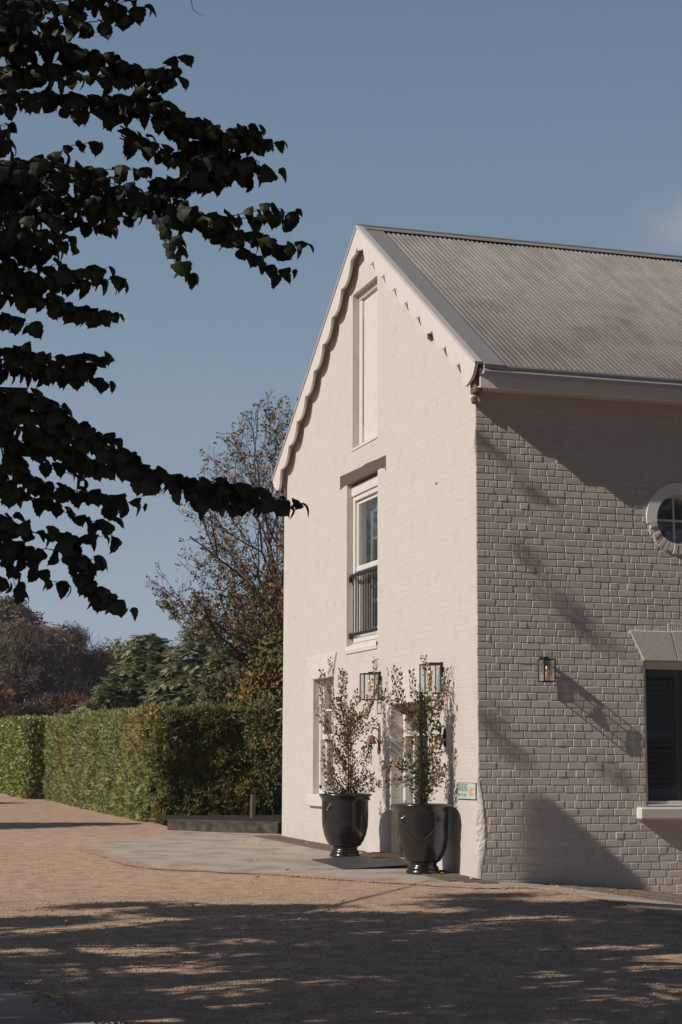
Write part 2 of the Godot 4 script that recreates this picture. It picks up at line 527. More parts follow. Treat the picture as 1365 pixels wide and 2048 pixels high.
func ground() -> void:
	var xs := []
	var zs := []
	var x := -700.0
	while x < 700.0:
		xs.append(x)
		x += clampf(absf(x) * 0.12, 0.5, 60.0)
	xs.append(700.0)
	var z := -900.0
	while z < 400.0:
		zs.append(z)
		z += clampf(absf(z) * 0.12, 0.5, 60.0)
	zs.append(400.0)
	xs.append(0.0)
	zs.append(0.0)
	zs.append(-0.5)
	xs.sort()
	zs.sort()
	var b := MB.new()
	for i in xs.size() - 1:
		for j in zs.size() - 1:
			if xs[i + 1] - xs[i] < 1e-4 or zs[j + 1] - zs[j] < 1e-4:
				continue
			var q := []
			for e in [[0, 0], [1, 0], [1, 1], [0, 1]]:
				var px: float = xs[i + e[0]]
				var pz: float = zs[j + e[1]]
				q.append(Vector3(px, ground_y(px, pz), pz))
			b.quad(q[0], q[1], q[2], q[3], Vector3.UP)
	tag(put("gravel_ground", b, M.gravel), "pinkish gravel drive running past the white house", "", "", "structure")
	# the hill behind
	b = MB.new()
	var rows := []
	for j in 30:
		var row := []
		for i in 40:
			var hx := -110.0 + 6.0 * i
			var hz := -75.0 - 5.0 * j
			var k := exp(-pow((hx + 15.0) / 28.0, 2.0)) * 23.0 + 4.0 * exp(-pow((hx - 45.0) / 40.0, 2.0))
			var rise := smoothstep(-72.0, -125.0, hz) * smoothstep(-225.0, -150.0, hz)
			row.append(Vector3(hx, k * rise + 0.6 + 0.8 * sin(hx * 0.31 + hz * 0.2) * rise, hz))
		rows.append(row)
	b.grid(rows, Vector3.UP)
	tag(put("hill", b, M.hill), "dry brown hillside under shrubs far behind the hedge", "", "", "structure")
	# concrete apron by the door, its strip along the drive, and the corner of a slab near the camera
	tag(sheet("concrete_apron", [Vector2(-3.75, -6.8), Vector2(-3.05, -8.1), Vector2(-1.9, -9.8), Vector2(-1.1, -10.9), Vector2(0.3, -9.75), Vector2(0.05, -9.0), Vector2(0.05, 0.0), Vector2(0.72, 0.02), Vector2(0.9, 1.0), Vector2(1.12, 3.0), Vector2(1.5, 6.0), Vector2(2.0, 9.0), Vector2(0.5, 9.5), Vector2(-0.1, 7.5), Vector2(-0.22, 5.5), Vector2(0.0, 4.2), Vector2(0.12, 3.1), Vector2(0.3, 2.0), Vector2(0.15, 1.35), Vector2(-0.53, 1.34), Vector2(-0.85, 0.85), Vector2(-1.14, 0.34), Vector2(-2.23, -1.0), Vector2(-3.1, -1.6), Vector2(-3.64, -2.07), Vector2(-3.9, -2.75), Vector2(-3.88, -4.5)], 0.012, M.concrete), "pale concrete apron in front of the gable door", "", "", "structure")
	tag(sheet("concrete_slab", [Vector2(-6.6, 8.55), Vector2(-6.38, 10.5), Vector2(-6.3, 12.5), Vector2(-9.5, 13.0), Vector2(-9.6, 8.6)], 0.012, M.concrete), "corner of a grey slab at the lower left", "", "", "structure")
	# brick-on-edge paving strip along the foot of the wall, set in the concrete
	b = MB.new()
	for part in [[-9.05, -4.3, 0.45], [-1.15, 0.72, 0.36]]:
		var pz: float = part[0]
		while pz < part[1]:
			var wide: float = part[2] * (1.0 if pz < -0.6 or part[1] < 0 else clampf(1.0 - (pz - 0.2) * 1.2, 0.25, 1.0))
			var k := 0
			while k * 0.118 < wide:
				var px := -0.03 - k * 0.118
				var y := ground_y(px, pz) + 0.016
				b.box(Vector3(px - 0.11, y - 0.04, pz + 0.004), Vector3(px, y + rng.randf_range(0.006, 0.014), pz + 0.071), 0.006)
				k += 1
			pz += 0.078
	var strip := put("paving_strip", b, M.paver)
	tag(strip, "narrow brown brick paving along the foot of the gable wall", "", "", "structure")
	# timber edging boards beside the side wall
	var edge := thing("timber_edging", "weathered brown timber boards laid flat between side wall and concrete strip", "edging")
	for k in 7:
		b = MB.new()
		var row := []
		for s in [0.0, 1.0]:
			var line := []
			for i in 16:
				var q := i / 15.0
				var ctr := Vector2(0.85, 0.03).lerp(Vector2(1.16, 3.0), q) + Vector2(0.16 * k * (1.2 + 2.0 * q), 0.04 * k * q) + Vector2(s * 0.13 * (1.2 + 2.0 * q), 0)
				line.append(Vector3(ctr.x, ground_y(ctr.x, ctr.y) + 0.02 + 0.004 * (k % 2), ctr.y))
			row.append(line)
		b.grid(row, Vector3.UP)
		for i in 15:
			b.quad(row[0][i], row[0][i + 1], row[0][i + 1] - Vector3(0, 0.05, 0), row[0][i] - Vector3(0, 0.05, 0), Vector3.LEFT)
			b.quad(row[1][i], row[1][i + 1], row[1][i + 1] - Vector3(0, 0.05, 0), row[1][i] - Vector3(0, 0.05, 0), Vector3.RIGHT)
		put("board", b, M.board, edge)
	# loose stones on the gravel
	var stones := []
	for i in 42000:
		var pz := 11.8 - 10.4 * pow(rng.randf(), 0.75)
		var px := rng.randf_range(-7.4, 0.6)
		if i > 34000:
			pz = rng.randf_range(-7.0, 1.8)
			px = rng.randf_range(-6.6, -3.4) if pz < -1.5 else rng.randf_range(-6.6, -1.0)
		if Geometry2D.is_point_in_polygon(Vector2(px, pz), PackedVector2Array([Vector2(-1.3, 0.2), Vector2(-0.55, 1.36), Vector2(0.12, 1.36), Vector2(0.3, 2), Vector2(0.12, 3.1), Vector2(-0.22, 5.5), Vector2(0, 9), Vector2(1, 9), Vector2(1, 0)])):
			continue
		var s := rng.randf_range(0.004, 0.0095) * (1.6 if rng.randf() < 0.05 else 1.0)
		var bs := Basis(Vector3(rng.randf_range(-1, 1), rng.randf_range(-1, 1), 1).normalized(), rng.randf() * TAU).scaled(Vector3(s, s * 0.7, s))
		stones.append(Transform3D(bs, Vector3(px, ground_y(px, pz) + s * 0.4, pz)))
	# gravel kicked over the edges of the apron
	for e in [[Vector2(-3.75, -6.8), Vector2(-3.88, -4.5)], [Vector2(-3.88, -4.5), Vector2(-3.64, -2.07)], [Vector2(-3.64, -2.07), Vector2(-2.23, -1.0)], [Vector2(-2.23, -1.0), Vector2(-1.14, 0.34)], [Vector2(-1.14, 0.34), Vector2(-0.53, 1.34)], [Vector2(-0.53, 1.34), Vector2(0.15, 1.35)], [Vector2(0.12, 3.1), Vector2(-0.22, 5.5)], [Vector2(0.2, 1.4), Vector2(0.12, 3.1)], [Vector2(-6.6, 8.55), Vector2(-6.38, 10.5)]]:
		for i in int(380 * e[0].distance_to(e[1])):
			var q: Vector2 = e[0].lerp(e[1], rng.randf()) + Vector2(rng.randf_range(-1, 1), rng.randf_range(-1, 1)) * 0.22 * rng.randf()
			var s := rng.randf_range(0.004, 0.009)
			stones.append(Transform3D(Basis(rand_dir(), rng.randf() * TAU).scaled(Vector3(s, s * 0.8, s)), Vector3(q.x, ground_y(q.x, q.y) + 0.012 + s * 0.4, q.y)))
	b = MB.new()
	var ico := []
	for i in 6:
		ico.append(Vector3(cos(TAU * i / 6.0), rng.randf_range(-0.2, 0.25), sin(TAU * i / 6.0)) * rng.randf_range(0.8, 1.1))
	for i in 6:
		b.tri(Vector3(0, 0.8, 0), ico[i], ico[(i + 1) % 6], (ico[i] + ico[(i + 1) % 6] + Vector3(0, 0.8, 0)).normalized())
		b.tri(Vector3(0, -0.7, 0), ico[i], ico[(i + 1) % 6], (ico[i] + ico[(i + 1) % 6] - Vector3(0, 0.8, 0)).normalized())
	var loose := many("loose_gravel", b.mesh(), M.stone_bits, stones, tints(0.8, 1.12, 0.05))
	tag(loose, "loose pinkish gravel stones scattered on the drive in the foreground", "gravel")


# ---------------------------------------------------------------- the house
func roof_y(z: float) -> float:
	return ROOF_TOP - SLOPE * absf(z - ROOF_Z)


# a wall in its own plane: a runs along it, y up; the outline is cut into bands and the openings are left out
func wall_mesh(place: Transform3D, a0: float, a1: float, y0: float, top: Callable, holes: Array, thick: float) -> MB:
	var b := MB.new()
	var ys := [y0]
	for h in holes:
		for y in [h[2], h[3]]:
			if y > y0 and not ys.has(y):
				ys.append(y)
	var eave: float = minf(top.call(a0), top.call(a1))
	var apex := eave
	for i in 41:
		apex = maxf(apex, top.call(lerpf(a0, a1, i / 40.0)))
	for y in [eave, apex]:
		if not ys.has(y):
			ys.append(y)
	ys.sort()
	var mid := (a0 + a1) * 0.5
	for i in ys.size() - 1:
		var lo: float = ys[i]
		var hi: float = ys[i + 1]
		if hi - lo < 1e-4:
			continue
		var l0 := a0
		var r0 := a1
		var l1 := a0
		var r1 := a1
		if lo >= eave - 1e-5 and apex > eave + 1e-4:
			var f0 := (lo - eave) / (apex - eave)
			var f1 := (hi - eave) / (apex - eave)
			l0 = lerpf(a0, ROOF_Z, f0)
			l1 = lerpf(a0, ROOF_Z, f1)
			r0 = lerpf(a1, ROOF_Z, f0)
			r1 = lerpf(a1, ROOF_Z, f1)
		var cuts := []
		for h in holes:
			if h[2] < hi - 1e-4 and h[3] > lo + 1e-4:
				cuts.append([h[0], h[1]])
		cuts.sort_custom(func(p, q): return p[0] < q[0])
		var from0 := l0
		var from1 := l1
		for cut in cuts + [[r0, null]]:
			var e0: float = cut[0]
			var e1: float = r1 if cut[1] == null else cut[0]
			if e0 - from0 > 1e-4 or e1 - from1 > 1e-4:
				for d in [[0.0, 1.0], [-thick, -1.0]]:
					b.quad(place * Vector3(from0, lo, d[0]), place * Vector3(e0, lo, d[0]), place * Vector3(e1, hi, d[0]), place * Vector3(from1, hi, d[0]), place.basis * Vector3(0, 0, d[1]))
			if cut[1] != null:
				from0 = cut[1]
				from1 = cut[1]
	for h in holes:
		if h.size() > 4:
			continue
		b.quad(place * Vector3(h[0], h[2], 0), place * Vector3(h[0], h[3], 0), place * Vector3(h[0], h[3], -thick), place * Vector3(h[0], h[2], -thick), place.basis * Vector3.RIGHT)
		b.quad(place * Vector3(h[1], h[2], 0), place * Vector3(h[1], h[3], 0), place * Vector3(h[1], h[3], -thick), place * Vector3(h[1], h[2], -thick), place.basis * Vector3.LEFT)
		b.quad(place * Vector3(h[0], h[2], 0), place * Vector3(h[1], h[2], 0), place * Vector3(h[1], h[2], -thick), place * Vector3(h[0], h[2], -thick), place.basis * Vector3.UP)
		b.quad(place * Vector3(h[0], h[3], 0), place * Vector3(h[1], h[3], 0), place * Vector3(h[1], h[3], -thick), place * Vector3(h[0], h[3], -thick), place.basis * Vector3.DOWN)
	return b


# one painted brick face, front at +z: soft, uneven edges that sink into the joint
func brick_shape(w: float, h: float, d: float, uneven: float) -> MB:
	var b := MB.new()
	var us := [0.0, 0.004 / w, 0.012 / w, 1.0 - 0.012 / w, 1.0 - 0.004 / w, 1.0]
	var vs := [0.0, 0.05, 0.14, 0.86, 0.95, 1.0]
	var tx := rng.randf_range(-1, 1) * uneven * 0.55
	var ty := rng.randf_range(-1, 1) * uneven * 0.55
	var rows := []
	for i in vs.size():
		var row := []
		for j in us.size():
			var border: bool = i == 0 or j == 0 or i == vs.size() - 1 or j == us.size() - 1
			var corner: bool = (i == 0 or i == vs.size() - 1) and (j == 0 or j == us.size() - 1)
			var x: float = (us[j] - 0.5) * w + rng.randf_range(-1, 1) * 0.0032
			var y: float = (vs[i] - 0.5) * h + rng.randf_range(-1, 1) * 0.0028
			if corner:
				x *= 1.0 - rng.randf() * 0.035
				y *= 1.0 - rng.randf() * 0.10
			var z := -0.0035
			if not border:
				z = d + tx * (us[j] - 0.5) * 2.0 + ty * (vs[i] - 0.5) * 2.0 + rng.randf_range(-1, 1) * uneven * 0.45
			row.append(Vector3(x, y, z))
		rows.append(row)
	b.grid(rows, Vector3.BACK)
	return b


# the thin, heavily painted brick of the gable: a bevelled plate
func thin_brick(w: float, h: float, d: float) -> MB:
	var b := MB.new()
	var e := 0.009
	var o := []
	var q := []
	for s in [[-1, -1], [1, -1], [1, 1], [-1, 1]]:
		o.append(Vector3(s[0] * w * 0.5, s[1] * h * 0.5, -0.001))
		q.append(Vector3(s[0] * (w * 0.5 - e), s[1] * (h * 0.5 - e), d + rng.randf_range(-0.0007, 0.0007)))
	var fz := Vector3.BACK
	b.tri3(q[0], q[1], q[2], fz, fz, fz)
	b.tri3(q[0], q[2], q[3], fz, fz, fz)
	for i in 4:
		var k := (i + 1) % 4
		var side: Vector3 = (o[i] + o[k]).normalized()
		var nn := (fz + side * 0.5).normalized()
		b.tri3(o[i], o[k], q[k], nn, nn, fz)
		b.tri3(o[i], q[k], q[i], nn, fz, fz)
	return b


func courses(y0: float, y1: float) -> Array:
	var o := []
	var y := y0
	while y < y1 - 0.03:
		var h := COURSE_LOW if y < 2.3 else COURSE_HIGH
		o.append([y, minf(y + h, y1)])
		y += h
	return o


# brick ends of one course in English bond, [from, to] from 0 to length
func course_bricks(length: float, headers: bool, joint: float) -> Array:
	var o := []
	var x := 0.0
	if headers:
		o.append([x, x + 0.115])
		x += 0.115 + joint
		o.append([x, x + 0.055])
		x += 0.055 + joint
	while x < length:
		var w := (0.116 if headers else 0.236) + rng.randf_range(-0.009, 0.009)
		if not headers and rng.randf() < 0.13:
			w = 0.116
		elif headers and rng.randf() < 0.06:
			w = 0.176
		o.append([x, x + w])
		x += w + joint * rng.randf_range(0.8, 1.25)
	return o


func cut_out(bricks: Array, gaps: Array) -> Array:
	var o := []
	for b in bricks:
		var parts := [b]
		for g in gaps:
			var next := []
			for p in parts:
				if g[1] <= p[0] or g[0] >= p[1]:
					next.append(p)
					continue
				if g[0] - p[0] > 0.03:
					next.append([p[0], g[0]])
				if p[1] - g[1] > 0.03:
					next.append([g[1], p[1]])
			parts = next
		o.append_array(parts)
	return o


func window_frame(b: MB, x: float, z0: float, z1: float, y0: float, y1: float, w: float, deep: float) -> void:
	# a rectangular frame in a plane facing -x
	b.box(Vector3(x, y0, z0), Vector3(x + deep, y1, z0 + w), 0.006)
	b.box(Vector3(x, y0, z1 - w), Vector3(x + deep, y1, z1), 0.006)
	b.box(Vector3(x + 0.002, y0, z0 + w), Vector3(x + deep, y0 + w, z1 - w), 0.006)
	b.box(Vector3(x + 0.002, y1 - w, z0 + w), Vector3(x + deep, y1, z1 - w), 0.006)


func flat_arch(house: Node3D, place: Transform3D, top0: float, top1: float, bot0: float, bot1: float, y0: float, y1: float, key: float) -> void:
	# painted wedge stones over an opening, standing a little proud of the wall
	var arch := put("flat_arch", wedge(place, [top0 + 0.004, top0 + (top1 - top0) * (0.5 - key * 1.3)], [bot0, bot0 + (bot1 - bot0) * (0.5 - key)], y0, y1), M.trim, house)
	put("arch_stone", wedge(place, [top0 + (top1 - top0) * (0.5 - key * 1.3) + 0.008, top1 - (top1 - top0) * (0.5 - key * 1.3) - 0.008], [bot0 + (bot1 - bot0) * (0.5 - key) + 0.008, bot1 - (bot1 - bot0) * (0.5 - key) - 0.008], y0, y1 + 0.006), M.trim, arch)
	put("arch_stone", wedge(place, [top1 - (top1 - top0) * (0.5 - key * 1.3), top1], [bot1 - (bot1 - bot0) * (0.5 - key), bot1], y0, y1), M.trim, arch)


func wedge(place: Transform3D, top: Array, bot: Array, y0: float, y1: float) -> MB:
	var b := MB.new()
	var d := 0.026
	var e := 0.007
	var o := [Vector3(bot[0], y0, 0), Vector3(bot[1], y0, 0), Vector3(top[1], y1, 0), Vector3(top[0], y1, 0)]
	var c: Vector3 = (o[0] + o[1] + o[2] + o[3]) / 4.0
	var q := []
	var f := []
	for i in 4:
		var p: Vector3 = o[i]
		q.append(p + Vector3(0, 0, d - e))
		var s := Vector3(signf(p.x - c.x), signf(p.y - c.y), 0)
		f.append(p - s * e + Vector3(0, 0, d))
	b.quad(place * f[0], place * f[1], place * f[2], place * f[3], place.basis * Vector3.BACK)
	for i in 4:
		var k := (i + 1) % 4
		var out: Vector3 = place.basis * ((o[i] + o[k]) * 0.5 - c)
		b.quad(place * (o[i] - Vector3(0, 0, 0.03)), place * (o[k] - Vector3(0, 0, 0.03)), place * q[k], place * q[i], out)
		b.quad(place * q[i], place * q[k], place * f[k], place * f[i], out.normalized() + place.basis * Vector3.BACK)
	return b


func house() -> void:
	var hs := thing("brick_house", "white-painted brick house with steep gable, scalloped bargeboards and corrugated roof", "house")
	# place * (a, y, depth): on the gable a = z; on the side wall a = x
	var gp := Transform3D(Basis(Vector3(0, 0, 1), Vector3.UP, Vector3(-1, 0, 0)), Vector3.ZERO)
	var sp := Transform3D.IDENTITY
	var loft := [-5.10, -3.90, 6.20, 8.64]
	var upper := [-5.37, -3.88, 3.13, 5.70]
	var lower := [-7.15, -6.03, 0.92, 2.76]
	var door := [-3.28, -1.79, 0.05, 2.24]
	var corner_g := [-0.13, 0.0, -0.4, 1.22, true]
	var corner_s := [0.0, 0.2, -0.4, 1.22, true]
	var big := [2.27, 3.47, 0.906, 2.73]
	var eye := Vector2(2.82, 4.57)
	var sq := [eye.x - 0.33, eye.x + 0.33, eye.y - 0.33, eye.y + 0.33, true]
	var gable := put("gable_wall", wall_mesh(gp, -9.0, 0.0, -0.4, func(z): return roof_y(z) - 0.05, [loft, upper, lower, door, corner_g], 0.32), M.wall, hs)
	var side := put("side_wall", wall_mesh(sp, 0.0, 9.0, -0.7, func(_x): return 6.5, [big, sq, corner_s], 0.32), M.wall, hs)
	var b := MB.new()
	b.box(Vector3(0.02, -0.4, -9.0), Vector3(9.0, 6.35, -8.7))
	b.box(Vector3(8.7, -0.7, -8.7), Vector3(9.0, 6.6, -0.33))
	b.box(Vector3(0.33, 0.0, -8.7), Vector3(8.7, 0.06, -0.33))
	b.box(Vector3(0.33, 2.95, -8.7), Vector3(8.7, 3.05, -0.33))
	put("rear_walls_and_floors", b, M.inside, hs)

	# bricks of the side wall: the lower courses one by one, everything else joined
	var faces := []
	for kind in [0.236, 0.116, 0.055]:
		var set_of := []
		for i in (14 if kind > 0.1 else 4):
			set_of.append(brick_shape(kind, 0.085, 0.0033, 0.0021))
		faces.append([kind, set_of])
	var shared := {}
	var rest := MB.new()
	var plain := MB.new()
	var made := 0
	var k := 0
	var list := []
	for y in courses(-0.55, 6.04):
		var lo: float = y[0]
		var hi: float = y[1]
		var mid := (lo + hi) * 0.5
		var gaps := []
		if hi > big[2] and lo < big[3]:
			gaps.append([big[0], big[1]])
		if mid > 2.73 and mid < 3.11:
			var q := (mid - 2.73) / 0.375
			gaps.append([2.27 - 0.2 * q, 3.47 + 0.2 * q])
		if mid > 0.72 and mid < 0.9:
			gaps.append([2.12, 3.62])
		if mid > 3.10 and mid < 3.22:
			gaps.append([2.61, 2.85])
		var dy := absf(mid - eye.y)
		if dy < 0.48:
			var half := sqrt(0.48 * 0.48 - dy * dy)
			gaps.append([eye.x - half, eye.x + half])
		if mid < 1.22:
			gaps.append([-0.1, corner_reach(mid) + 0.004])
		for e in cut_out(course_bricks(4.6, k % 2 == 1, 0.0055), gaps):
			if hi > ground_y(e[0], 0.1) - 0.02:
				list.append([e[0], e[1], lo + 0.0028, hi - 0.0028])
		k += 1
	for e in list:
		var w: float = e[1] - e[0]
		var h: float = e[3] - e[2]
		var group: Array = faces[0] if w > 0.17 else (faces[1] if w > 0.08 else faces[2])
		var pick: int = rng.randi() % group[1].size()
		var xf := Transform3D(Basis.from_scale(Vector3(w / group[0], h / 0.085, rng.randf_range(0.7, 1.4))), Vector3((e[0] + e[1]) * 0.5, (e[2] + e[3]) * 0.5, rng.randf_range(-0.001, 0.0015)))
		if (e[2] < 0.75 and e[0] > 1.5 and rng.randf() < 0.2) or rng.randf() < 0.035:
			# a weathered brick, set back and out of true
			xf = xf * Transform3D(Basis(Vector3.BACK, rng.randf_range(-0.05, 0.05)) * Basis.from_scale(Vector3(rng.randf_range(0.82, 0.97), rng.randf_range(0.8, 0.95), 0.55)), Vector3(rng.randf_range(-0.01, 0.01), rng.randf_range(-0.004, 0.004), -0.001))
		if made < 300 and e[0] < 3.05:
			var key := "%s/%d" % [group[0], pick]
			if not shared.has(key):
				shared[key] = group[1][pick].mesh()
			var o := put("brick", shared[key], M.brick, side)
			o.transform = xf
			made += 1
		else:
			rest.add(group[1][pick], xf)
	# bricks of the gable, under many coats of paint
	var thin := thin_brick(0.236, 0.085, 0.0022)
	var thin_h := thin_brick(0.116, 0.085, 0.0022)
	k = 0
	for y in courses(-0.2, 9.3):
		var lo: float = y[0]
		var hi: float = y[1]
		var mid := (lo + hi) * 0.5
		var reach0 := maxf(-9.0, ROOF_Z - (ROOF_TOP - 0.1 - hi) / SLOPE)
		var reach1 := minf(0.0, ROOF_Z + (ROOF_TOP - 0.1 - hi) / SLOPE)
		var gaps := [[-20.0, reach0], [reach1, 5.0]]
		for h in [loft, upper, lower, door]:
			if hi > h[2] + 0.004 and lo < h[3] - 0.004:
				gaps.append([h[0], h[1]])
		if mid > 5.68 and mid < 5.88:
			gaps.append([-5.72, -3.5])
		if mid > 2.74 and mid < 3.14:
			var q := (mid - 2.76) / 0.37
			gaps.append([-7.17 - 0.3 * q, -6.03 + 0.17 * q])
		if mid > 2.22 and mid < 2.66:
			var q := (mid - 2.24) / 0.4
			gaps.append([-3.3 - 0.2 * q, -1.77 + 0.2 * q])
		if mid > 0.73 and mid < 0.92:
			gaps.append([-7.29, -5.9])
		if mid < 1.22:
			gaps.append([-0.135, 1.0])
		for e in course_bricks(9.0, k % 2 == 0, 0.009):
			for p in cut_out([[-e[1], -e[0]]], gaps):
				var w: float = p[1] - p[0]
				var one := thin if w > 0.17 else thin_h
				plain.add(one, gp * Transform3D(Basis.from_scale(Vector3(w / (0.236 if w > 0.17 else 0.116), (hi - lo - 0.009) / 0.085, rng.randf_range(0.5, 1.3))), Vector3((p[0] + p[1]) * 0.5, mid, rng.randf_range(-0.0006, 0.0006))))
		# the brick courses of the door reveal
		if mid > 0.1 and hi < 2.25:
			var jamb := Transform3D(Basis(Vector3.RIGHT, Vector3.UP, Vector3.BACK), Vector3(0.09, mid, door[0]))
			plain.add(thin if k % 2 else thin_h, jamb * Transform3D(Basis.from_scale(Vector3(0.16 / (0.236 if k % 2 else 0.116), (hi - lo - 0.009) / 0.085, 1.0)), Vector3(-0.006, 0, 0)))
		k += 1
	tag(put("brickwork", rest, M.brick, side), "", "", "", "stuff")
	tag(put("brickwork", plain, M.gable_brick, gable), "", "", "", "stuff")

	# worn, re-rendered corner near the ground
	b = MB.new()
	var rows := []
	var nz := noise(7.0, 2, FastNoiseLite.TYPE_SIMPLEX, 41)
	var nf := noise(22.0, 2, FastNoiseLite.TYPE_SIMPLEX, 42)
	for i in 120:
		var y := -0.3 + 1.53 * i / 119.0
		var reach := corner_reach(y)
		var worn := 0.75 * corner_worn(y)
		var smooth := 0.02 + 0.075 * corner_worn(y)
		var row := []
		for j in 27:
			var q := j / 26.0
			var p: Vector3
			var cut := 0.015 + 0.06 * worn
			if q < 0.4:
				p = Vector3(-0.004, y, lerpf(-0.16, -cut, q / 0.4))
			elif q < 0.85:
				var s := (q - 0.4) / 0.45
				var a := Vector3(-0.004, y, -cut)
				var ctl := Vector3(-0.002, y, 0.004) * Vector3(1, 1, 1) + Vector3(0.03 * worn, 0, -0.02 * worn)
				var e := Vector3(smooth * 0.85, y, 0.007)
				p = a.lerp(ctl, s).lerp(ctl.lerp(e, s), s)
			else:
				p = Vector3(lerpf(smooth * 0.85, reach, (q - 0.85) / 0.15), y, 0.007 - 0.012 * (q - 0.85) / 0.15)
			var bump := (0.017 * nz.get_noise_2d(y, q * 0.3) + 0.009 * nf.get_noise_2d(y, q * 0.3)) * worn * sin(PI * q)
			p += Vector3(-0.7, 0, 0.7) * bump
			row.append(p)
		rows.append(row)
	b.grid(rows, Vector3(-1, 0, 1))
	# the ragged plain wall between this patch and the first bricks
	var back := []
	for i in 120:
		var y := -0.3 + 1.53 * i / 119.0
		back.append([Vector3(corner_reach(y) - 0.03, y, 0.001), Vector3(0.21, y, 0.0015)])
	b.grid(back, Vector3.BACK)
	put("worn_corner_render", b, M.wall, hs)

	roof(hs)
	bargeboards(hs)
	gable_openings(hs, gp, loft, upper, lower, door)
	side_openings(hs, sp, big, eye)
	# tie-rod studs, damp marks and rusty nail heads
	b = MB.new()
	b.box(Vector3(-0.012, 5.10, -1.43), Vector3(0.0, 5.13, -1.38), 0.004)
	put("rusty_nail", b, M.raw_timber, hs)


var chips := noise(9.0, 4, FastNoiseLite.TYPE_SIMPLEX, 43)


func corner_worn(y: float) -> float:
	return pow(sin(clampf((y + 0.05) / 1.22, 0.0, 1.0) * PI), 0.8) * (1.0 - 0.75 * smoothstep(0.45, 0.05, y))


func corner_reach(y: float) -> float:
	# how far round the corner the worn render runs, at each height
	var k := corner_worn(y)
	return 0.02 + 0.095 * k + 0.06 * k * chips.get_noise_1d(y * 1.2) + 0.02 * k * chips.get_noise_1d(y * 6.0 + 40.0)


